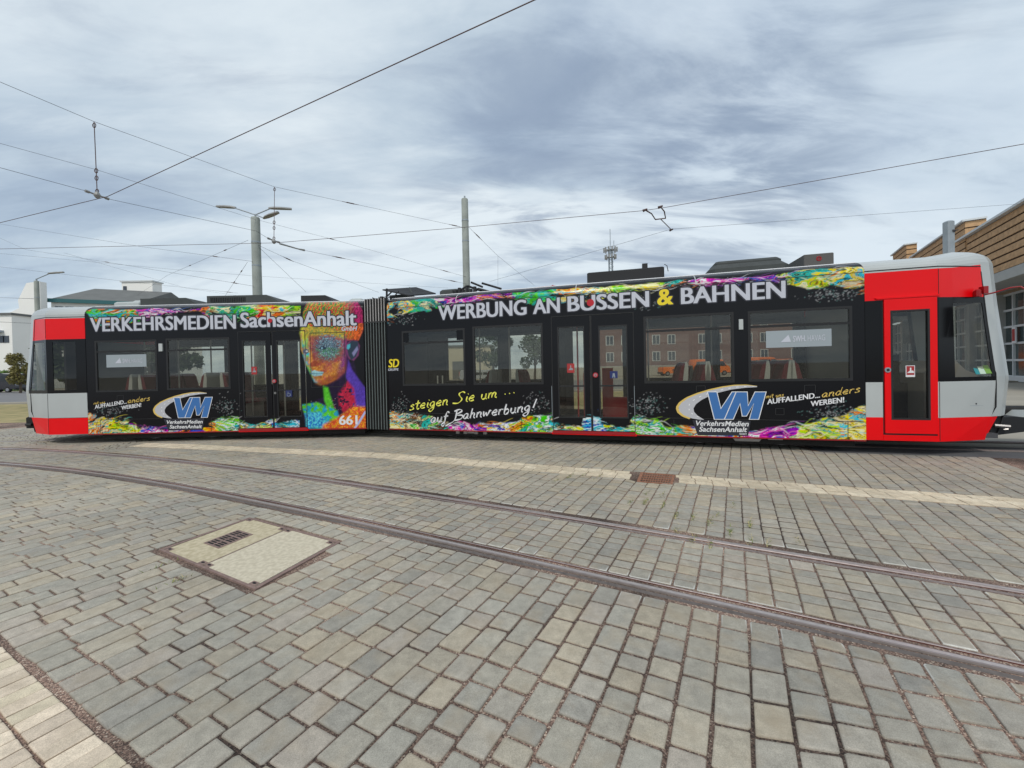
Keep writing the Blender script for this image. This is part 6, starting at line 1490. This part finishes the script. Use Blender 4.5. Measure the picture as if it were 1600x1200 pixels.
# right side
k0 = at_z(1049,358,5.9); mBp = Vector((mB[0]+.15, mB[1]-.1, H + mB[1]/ray(735,356).y*ray(735,356).z))
wire([at_z(1049,358,5.75), far(1600,318,14)], .0042, 'thin span wire from the steel loop to the right edge')
wire([far(765,440,16), at_z(1049,358,5.75)], .0042, 'thin span wire from the current collector up to the steel loop')
wire([mBp, far(778,400,17.5), far(835,446,19)], .005, 'stay wire going down right from the lampless mast', 0, extra=[(0,.3,.3)])
wire([far(778,400,17.5), far(778,446,17.5)], .004, 'short vertical wire hanging beside the lampless mast', 0)
b = MB(); L1, L2, L3, L4, L5 = at_z(1008,328,5.5), at_z(1024,343,5.45), at_z(1040,341,5.45), at_z(1032,323,5.5), at_z(1049,359,5.75)
b.tube([L1, L1.lerp(L2,.5)+Vector((.03,0,.03)), L2, L3, L3.lerp(L4,.5)+Vector((.03,0,.03)), L4], .016, 6); b.tube([L2.lerp(L3,.5), L5], .012, 6)
for q in (L1, L4, L5): b.tube([q-Vector((.05,0,.02)), q+Vector((.05,0,.02))], [.035,.02], 7)
tag(b.obj('wire_loop', M['wirered']), 'steel loop clamped between two wires above the black roof box', 'wire fitting')

# --- far communications tower
X, Y = mast_c(957, 130), 130.0; zt3 = H + Y/ray(957,388).y*ray(957,388).z
root = empty('radio_tower', (X, Y, 0), 'distant lattice radio tower with a ring of antennas', 'tower'); T_ = lambda a, c, z: (X+a, Y+c, z)
b = MB(T_)
for a in range(4): b.tube([(.9*math.cos(a*1.571+.78), .9*math.sin(a*1.571+.78), 0), (.7*math.cos(a*1.571+.78), .7*math.sin(a*1.571+.78), zt3)], .16, 4)
for k in range(18): z = zt3-1.5*k-.5; b.box(-.7,.7,-.7,-.6,z,z+.15); b.tube([(-.7,-.7,z),(.7,-.7,z-1.3)], .08, 4)
b.obj('lattice', M['steelgrey'], root, off=root.location)
b = MB(T_)
for z, r in ((zt3-.6, 2.2), (zt3-3.0, 1.8)):
    for a in range(12): t = a*.5236; b.box(r*math.cos(t)-.2, r*math.cos(t)+.2, r*math.sin(t)-.2, r*math.sin(t)+.2, z-.5, z+.7); b.tube([(0,0,z),(r*math.cos(t), r*math.sin(t), z)], .10, 4)
b.obj('antenna_ring', M['lamp'], root, off=root.location)
b = MB(T_); b.tube([(0,0,zt3-2),(0,0,zt3+6.5)], .12, 5); b.tube([(1.2,0,zt3-2),(1.2,0,zt3+2.6)], .10, 5); b.obj('whip_antenna', M['steelgrey'], root, off=root.location)

# --- white building at the far left
M['whitewall'] = mat('white_render', (0.90,0.88,0.83), 0.85, noise=0.03, nscale=.4)
M['slate'] = mat('dark_roof', (0.15,0.155,0.15), 0.8, noise=0.12, nscale=.8)
M['tealgutter'] = mat('teal_eaves', (0.03,0.13,0.14), 0.6)
M['winglass'] = mat('window_glass', (0.06,0.07,0.085), 0.1, spec=.6)
Yw = 62.0
def wp(px, py, Y=Yw): p = at_y(px, py, Y); return p.x, p.z
root = empty('white_building', (wp(60,560)[0], Yw, 0), 'long white building with a dark roof and a stepped gable behind the single lamp mast', 'building'); OFW = tuple(root.location)
xL, xR = wp(36,500)[0], wp(160,500)[0]; ze = wp(66,468)[1]; zr_ = wp(66,449)[1]
T_ = lambda a, c, z: (a, Yw+c*.995 + (a-xL)*.18, z)
TWB = lambda a, c, z: (a, Yw + c + (a-xL)*0.45, z)
b = MB(TWB); b.box(xL+3, xR, 0, 14, 0, ze); b.obj('wall', M['whitewall'], root, off=OFW)
b = MB(TWB); b.add([(xL+2.8,-.5,ze+.1),(xR,-.5,ze+.1),(xR,7,zr_+1.5),(xL+2.8,7,zr_+1.5),(xR,14.5,ze+.1),(xL+2.8,14.5,ze+.1)], [(0,1,2,3),(3,2,4,5),(0,3,5),(1,4,2)]); b.obj('roof', M['slate'], root, off=OFW)
b = MB(TWB); b.box(xL+2.8, xR, -.7, -.35, ze-.25, ze+.35); b.obj('eaves', M['tealgutter'], root, off=OFW)
# gable end, stepping down to the left
g0 = [wp(33,470), wp(46,443), (xL+3.4, wp(50,441)[1]), (xL+3.4, 0), (xL-2.3, 0), (xL-2.3, wp(22,492)[1]), wp(35,482)]
b = MB(); b.prism([(p[0], p[1]) for p in [g0[4], g0[3], g0[2], g0[1], g0[0], g0[6], g0[5]]], Yw-.4, Yw+.5, 'y'); b.obj('gable', M['whitewall'], root, off=OFW)
def window_w(xc, zc, w_, h_, T2, y, cols=2):
    f = MB(T2); f.box(xc-w_/2, xc+w_/2, y-.06, y+.02, zc-h_/2, zc+h_/2); wo = f.obj('window', M['hallwhite'], root, off=OFW)
    g_ = MB(T2); n = cols
    for k in range(n): g_.box(xc-w_/2+.08+k*(w_-.08)/n, xc-w_/2+(k+1)*(w_-.08)/n, y-.09, y-.05, zc-h_/2+.08, zc+h_/2-.08)
    g_.obj('pane', M['winglass'], wo, off=OFW)
for fl in range(4):
    for px in (73,84,98,107,120,130,150,160):
        x_, _ = wp(px, 480); window_w(x_, ze-1.4-fl*3.1, .95, 1.25, TWB, 0)
for px, py, h_ in ((30,503,1.6),(31,525,1.4),(32,546,.8),(8,530,1.0),(5,500,.8),(12,556,.9)):
    x_, z_ = wp(px, py); window_w(x_, z_, .5, h_, IDT, Yw-.4, 1)
b = MB(); x_ = wp(21,520)[0]; b.box(x_-.35, x_+.35, Yw-.9, Yw-.4, 0, wp(21,490)[1]); b.obj('chimney_shaft', mat('old_brick', (.42,.36,.33), .9), root, off=OFW)
# lower wing and stair tower
root2 = empty('white_wing', (wp(5,560)[0], 58, 0), 'lower flat roofed white wing at the left edge of the picture', 'building')
b = MB(); a = at_y(-90,494,56); c = at_y(18,492,56); b.box(a.x, c.x, 56, 64, 0, c.z); b.obj('wall', M['whitewall'], root2, off=root2.location)
b = MB(); b.box(a.x-.2, c.x+.2, 55.8, 64.2, c.z, c.z+.3); b.obj('roof', M['slate'], root2, off=root2.location)
b = MB(); z1 = at_y(0,510,56).z; b.box(a.x, c.x-1.2, 55.0, 56, z1-.9, z1-.6); b.obj('canopy', M['steelgrey'], root2, off=root2.location)
for px in (3, 10):
    p = at_y(px, 530, 56); f = MB(); f.box(p.x-.4, p.x+.4, 55.93, 56.0, p.z-.5, p.z+.5); f.obj('window', M['winglass'], root2, off=root2.location)
root3 = empty('white_tower_block', (wp(215,500)[0]*1.15, 72, 0), 'square white tower block rising behind the dark roof', 'building')
a = at_y(191,470,74); c = at_y(238,440,74); b = MB(); b.box(a.x, c.x, 74, 76, 0, c.z); b.obj('wall', M['whitewall'], root3, off=root3.location)
b = MB(); b.box(a.x-.2, c.x+.2, 73.8, 76.2, c.z, c.z+.25); b.obj('parapet', M['hallwhite'], root3, off=root3.location)
b = MB(); e_ = at_y(250,461,74); b.box(c.x, e_.x, 74.5, 76, 0, e_.z); b.obj('side_wing', M['whitewall'], root3, off=root3.location)
b = MB(); p = at_y(194,453,74); b.box(p.x-.1, p.x+.5, 73.9, 74, p.z-.7, p.z+.7); b.obj('window', M['winglass'], root3, off=root3.location)

# --- foliage
M['leafA'] = mat('leaves_green', (0.045,0.075,0.02), 0.7, noise=0.5, nscale=1.2)
M['leafB'] = mat('leaves_olive', (0.22,0.19,0.06), 0.7, noise=0.4, nscale=1.5)
M['bark'] = mat('bark', (0.10,0.075,0.055), 0.9, noise=0.3, nscale=8)
def foliage(c, rx, rz, n, size, seed, clumps=14):
    r_ = random.Random(seed); b = MB(); C_ = []
    for k in range(clumps):
        t = r_.uniform(0, 6.28); h_ = r_.uniform(-.9, 1); q = math.sqrt(max(0, 1-h_*h_))*r_.uniform(.3, 1); C_.append((c[0]+rx*q*math.cos(t), c[1]+rx*q*math.sin(t), c[2]+rz*h_*.85, r_.uniform(.25, .45)))
    vs = []; fs = []
    for k in range(n):
        cl = r_.choice(C_); d = Vector((r_.gauss(0,1), r_.gauss(0,1), r_.gauss(0,1))).normalized()*r_.uniform(.3, 1)**.5
        p = Vector((cl[0], cl[1], cl[2])) + Vector((d.x*rx*cl[3], d.y*rx*cl[3], d.z*rz*cl[3]))
        a = Vector((r_.gauss(0,1), r_.gauss(0,1), r_.gauss(0,.6))).normalized()*size*r_.uniform(.6,1.3); e_ = a.cross(Vector((r_.gauss(0,1), r_.gauss(0,1), r_.gauss(0,1)))).normalized()*size*.55
        o = len(vs); vs += [tuple(p-a), tuple(p+e_), tuple(p+a), tuple(p-e_)]; fs.append((o,o+1,o+2,o+3))
    b.add(vs, fs); return b, C_
def tree(X, Y, h_, r_, label, m='leafA', seed=1, n=2600, size=.16, group='trees beyond the tram yard', nm='tree'):
    root = empty(nm, (X, Y, 0), label, 'tree', group)
    b, C_ = foliage((X, Y, h_*.62), r_, h_*.38, n, size, seed); b.obj('crown', M[m], root, off=root.location)
    b = MB(); b.tube([(X,Y,0),(X+.1,Y,h_*.3),(X,Y,h_*.6)], [.2*h_/7,.14*h_/7,.06*h_/7], 8)
    for c in C_[:7]: b.tube([(X+.05,Y,h_*.3),((X+c[0])/2,(Y+c[1])/2,h_*.42),c[:3]], [.07,.05,.02], 5)
    b.obj('trunk', M['bark'], root, off=root.location)
p = at_y(33, 565, 44); tree(p.x-.2, 44, 4.4, 1.15, 'small olive and yellowish tree beside the black van', 'leafB', 3, 2600, .13)
p = at_y(106, 565, 24); tree(p.x, 24, 5.6, 1.75, 'green tree seen through the rear cab windows', 'leafA', 4, 4200, .19)
p = at_y(232, 565, 24); tree(p.x, 24, 5.2, 2.3, 'green tree behind the leftmost passenger window', 'leafA', 8, 3000, .2)
p = at_y(770, 565, 55); tree(p.x, 55, 7.2, 2.8, 'green tree behind the window left of the front doors', 'leafA', 5, 3000, .2)
p = at_y(835, 565, 50); tree(p.x, 50, 6.0, 2.2, 'low bushy tree behind the right half of the same window', 'leafA', 6, 2400, .2)
root = empty('hedge', (-58, 53, 0), 'low trimmed green hedge behind the black van', 'hedge')
vs = []; b = MB(); r_ = random.Random(5); L0 = at_y(-60, 578, 53).x; L1_ = at_y(75, 578, 53).x
for k in range(5200):
    q = Vector((r_.uniform(L0, L1_), 53+r_.uniform(-.5,.5), r_.uniform(.1, 2.75)+.12*math.sin(k))); a = Vector((r_.gauss(0,1), r_.gauss(0,1), r_.gauss(0,1))).normalized()*.16; e_ = a.cross(Vector((r_.gauss(0,1), 1, r_.gauss(0,1)))).normalized()*.1
    b.add([tuple(q-a), tuple(q+e_), tuple(q+a), tuple(q-e_)], [(0,1,2,3)])
b.box(L0, L1_, 52.7, 53.3, 0, 2.6); b.obj('leaves', mat('hedge_green', (.09,.16,.03), .8, noise=.4, nscale=1.5), root, off=root.location)

# --- vehicles
def van(X, Y, L, h_, paint, label, group=None, rot=0.0, cat='van', nm='parked_van'):
    root = empty(nm, (X, Y, 0), label, cat, group, rot)
    c, s = math.cos(0), 0; T_ = lambda a, q, z: (a, q, z); w2 = .98
    prof = [(-L/2,.35),(-L/2-.04,.9),(-L/2+.02,h_-.25),(-L/2+.2,h_),(L*.18,h_),(L*.30,h_-.12),(L*.40,h_*.62),(L*.47,h_*.55),(L/2,h_*.42),(L/2+.02,.4)]
    def prism_b(pr, inset=.0):
        b = MB(T_); n = len(pr)
        vs = []
        for y, k in ((-w2, .07), (-w2+.07, 0), (w2-.07, 0), (w2, .07)):
            for (a, z) in pr: vs.append((a*(1-k*.12), y, z - (k*.9 if z > h_*.55 else 0)))
        fs = [tuple(range(n)), tuple(range(4*n-1, 3*n-1, -1))]
        for r in range(3):
            for i in range(n): j = (i+1)%n; fs.append((r*n+i, (r+1)*n+i, (r+1)*n+j, r*n+j))
        b.add(vs, fs); return b
    prism_b(prof).obj('body', paint, root, True)
    for o in (root.children[0],):
        m_e = o.modifiers.new('b', 'EDGE_SPLIT'); m_e.split_angle = R(35)
    for sy in (-1, 1):
        b = MB(T_); y0, y1 = sorted((sy*(w2+.001), sy*(w2-.03)))
        zt_, zb_ = h_-.32, h_*.56
        b.prism([(L*.20,zb_),(L*.385,zb_),(L*.31,zt_),(L*.20,zt_)], y0, y1, 'y'); b.box(-L*.10, L*.175, y0, y1, zb_, zt_)
        if cat == 'van' and paint is M['carblack']: b.box(-L*.42, -L*.13, y0, y1, zb_, zt_)
        b.obj('side_window', M['carglass'], root)
        b = MB(T_); b.box(-L*.115, -L*.112, y0-.002*0, y1, .45, h_-.3); b.box(L*.187, L*.19, y0, y1, .45, h_-.3); b.box(-L*.09,-L*.05,y0-.02,y1+.02,h_*.48,h_*.5); b.obj('door_seam', M['rubber'], root)
        for u in (-L*.31, L*.33):
            b = MB(T_); yy = sorted((sy*(w2+.012), sy*(w2-.2))); b.prism([(u+.34*math.cos(a), .34+.34*math.sin(a)) for a in np.linspace(0,6.283,21)[:-1]], yy[0], yy[1], 'y'); wh = b.obj('wheel', M['tyre'], root)
            b = MB(T_); yy = sorted((sy*(w2+.02), sy*(w2-.1))); b.prism([(u+.2*math.cos(a), .34+.2*math.sin(a)) for a in np.linspace(0,6.283,13)[:-1]], yy[0], yy[1], 'y'); b.obj('rim', M['rim'], wh)
    b = MB(T_); b.add([(L*.315,-.85,h_-.16),(L*.315,.85,h_-.16),(L*.402,.88,h_*.62),(L*.402,-.88,h_*.62)], [(0,1,2,3)]); o = b.obj('windscreen', M['carglass'], root); o.location.x = .02; o.location.z = .012
    b = MB(T_)
    for sy in (-1,1): b.box(L/2-.12, L/2+.02, sy*.78-.15, sy*.78+.15, h_*.36, h_*.44)
    b.obj('headlight', M['rim'], root)
    b = MB(T_)
    for sy in (-1,1): b.box(-L/2-.06, -L/2+.02, sy*.88-.07, sy*.88+.07, .8, 1.3)
    b.obj('tail_light', M['lens'], root)
    b = MB(T_); b.box(L/2-.1, L/2+.08, -.95, .95, .3, .55); b.box(-L/2-.1, -L/2+.05, -.95, .95, .3, .55); b.obj('bumper', M['rubber'], root)
    return root
p = at_y(18, 600, 47.5); van(p.x-1.0, 47.5, 5.3, 2.35, M['carblack'], 'black van parked on the road at the left edge, partly hidden by the tram nose')
p = at_y(1108, 575, 55); van(p.x, 55, 5.0, 2.3, M['orangevan'], 'orange van seen through the window right of the front doors', 'orange vans in the yard')
p = at_y(1050, 575, 57); van(p.x, 57, 3.4, 1.3, M['orangevan'], 'low orange car beside the brick building, left of the orange vans', 'orange vans in the yard', 0, 'car', 'parked_car')
p = at_y(1186, 575, 53); van(p.x, 53, 5.2, 2.4, M['orangevan'], 'orange van seen at the left of the window with the operator sign', 'orange vans in the yard')
p = at_y(1236, 575, 56); van(p.x, 56, 4.6, 2.1, M['orangevan'], 'rightmost orange van, behind the maroon seats', 'orange vans in the yard', .4)
M['silver'] = mat('silver_paint', (.45,.46,.48), .3, metal=.3)
for k, (px, Y, lb) in enumerate([(745,50,'silver car parked beyond the tram, left of the green tree'), (772,52,'silver car parked in front of the green tree')]):
    p = at_y(px, 575, Y); van(p.x, Y, 4.3, 1.5, M['silver'], lb, 'silver cars parked beyond the tram', 0, 'car', 'parked_car')

# --- brick building seen through the windows
M['brick'] = mat('brick', (0.20,0.105,0.075), 0.9, noise=0.15, nscale=2.5)
M['socle'] = mat('pale_socle', (0.42,0.40,0.36), .9)
a = at_y(935, 500, 60); c = at_y(1345, 500, 60); root = empty('brick_building', ((a.x+c.x)/2, 60, 0), 'brick apartment building with rows of white windows, seen through the tram', 'building')
b = MB(); zt4 = at_y(1080, 470, 60).z; b.box(a.x, c.x, 60, 70, 1.6, zt4); b.obj('wall', M['brick'], root, off=root.location)
b = MB(); b.box(a.x-.1, c.x+.1, 59.9, 70, 0, 1.6); b.obj('socle', M['socle'], root, off=root.location)
b = MB(); b.add([(a.x-.4,59.4,zt4),(c.x+.4,59.4,zt4),(c.x+.4,65,zt4+3),(a.x-.4,65,zt4+3),(c.x+.4,70.5,zt4),(a.x-.4,70.5,zt4)], [(0,1,2,3),(3,2,4,5),(0,3,5),(1,4,2),(0,5,4,1)]); b.obj('roof', mat('brown_roof', (.12,.06,.045), .9), root, off=root.location)
n_w = 17
for fl, zc in enumerate((3.0, 5.6, 8.2)):
    if zc > zt4-1: continue
    for k in range(n_w):
        if k % 3 == 2: continue
        xc = a.x + (k+.7)*(c.x-a.x)/n_w; f = MB(); f.box(xc-.62, xc+.62, 59.93, 60.02, zc-.75, zc+.75); wo = f.obj('window', M['hallwhite'], root, off=root.location)
        g_ = MB(); g_.box(xc-.5, xc-.05, 59.9, 59.95, zc-.65, zc+.65); g_.box(xc+.05, xc+.5, 59.9, 59.95, zc-.65, zc+.65); g_.obj('pane', M['winglass'], wo, off=root.location)
# pale garage left of it
a = at_y(698, 560, 62); c = at_y(728, 540, 62); root = empty('cream_garage', (a.x, 62, 0), 'cream coloured flat building seen through the leftmost front section window', 'building')
b = MB(); b.box(a.x-8, c.x+4, 62, 70, 0, 5.2); b.obj('wall', mat('cream_render', (.55,.50,.38), .9), root, off=root.location)
b = MB(); b.box(a.x+.9, c.x+.4, 61.92, 62, 0, 2.9); b.obj('gate', M['slate'], root, off=root.location)
b = MB(); b.box(a.x-8.2, c.x+4.2, 61.8, 70, 5.2, 5.5); b.obj('roof', M['slate'], root, off=root.location)

# ------------------------------------------------------------------ one object per separate piece
def split_loose(names):
    for o in [o for o in sc.objects if o.type == 'MESH' and o.name.split('.')[0] in names]:
        me = o.data; n = len(me.vertices); par = list(range(n))
        def find(a):
            while par[a] != a: par[a] = par[par[a]]; a = par[a]
            return a
        co = {}
        for i, v in enumerate(me.vertices):
            k = tuple(round(c, 3) for c in v.co)
            if k in co: par[find(i)] = find(co[k])
            else: co[k] = i
        for p in me.polygons:
            vs = list(p.vertices)
            for q in vs[1:]: par[find(q)] = find(vs[0])
        comp = {}
        for p in me.polygons: comp.setdefault(find(p.vertices[0]), []).append(p)
        if len(comp) < 2: continue
        base = o.name.split('.')[0]; mods = [(m.type, m.name) for m in o.modifiers]
        for k, polys in comp.items():
            idx = {}; vs = []; fs = []; mi = []
            for p in polys:
                f = []
                for v in p.vertices:
                    if v not in idx: idx[v] = len(vs); vs.append(tuple(me.vertices[v].co))
                    f.append(idx[v])
                fs.append(f); mi.append(p.material_index)
            m2 = bpy.data.meshes.new(base); m2.from_pydata(vs, [], fs)
            for mm in me.materials: m2.materials.append(mm)
            m2.polygons.foreach_set('material_index', mi); m2.update()
            c = bpy.data.objects.new(base, m2); COL.objects.link(c); c.parent = o.parent
            for t, nm in mods:
                if t == 'SOLIDIFY': q = c.modifiers.new(nm, t); q.thickness = .012; q.offset = 0
            for ch in list(o.children): ch.parent = c
        bpy.data.objects.remove(o)
split_loose({'cab_fascia','cab_window_surround','cab_side_panel','cab_skirt','corner_pillar','door_post','far_side_pane','headlight','tail_light','bumper','grab_pole','end_wall','antenna_whip','side_wing','brake_gear','skirt_handle','whip_antenna','nose_panel','windscreen','clamp_band','lifting_hole','corner_plate','roof_hook','coupler_cable','coupler_pin','underframe_pipe','pantograph_spring','pantograph_arm','partition','service_flap','blackout','door_edge_strip','cab_window_pane','panel_gap'})
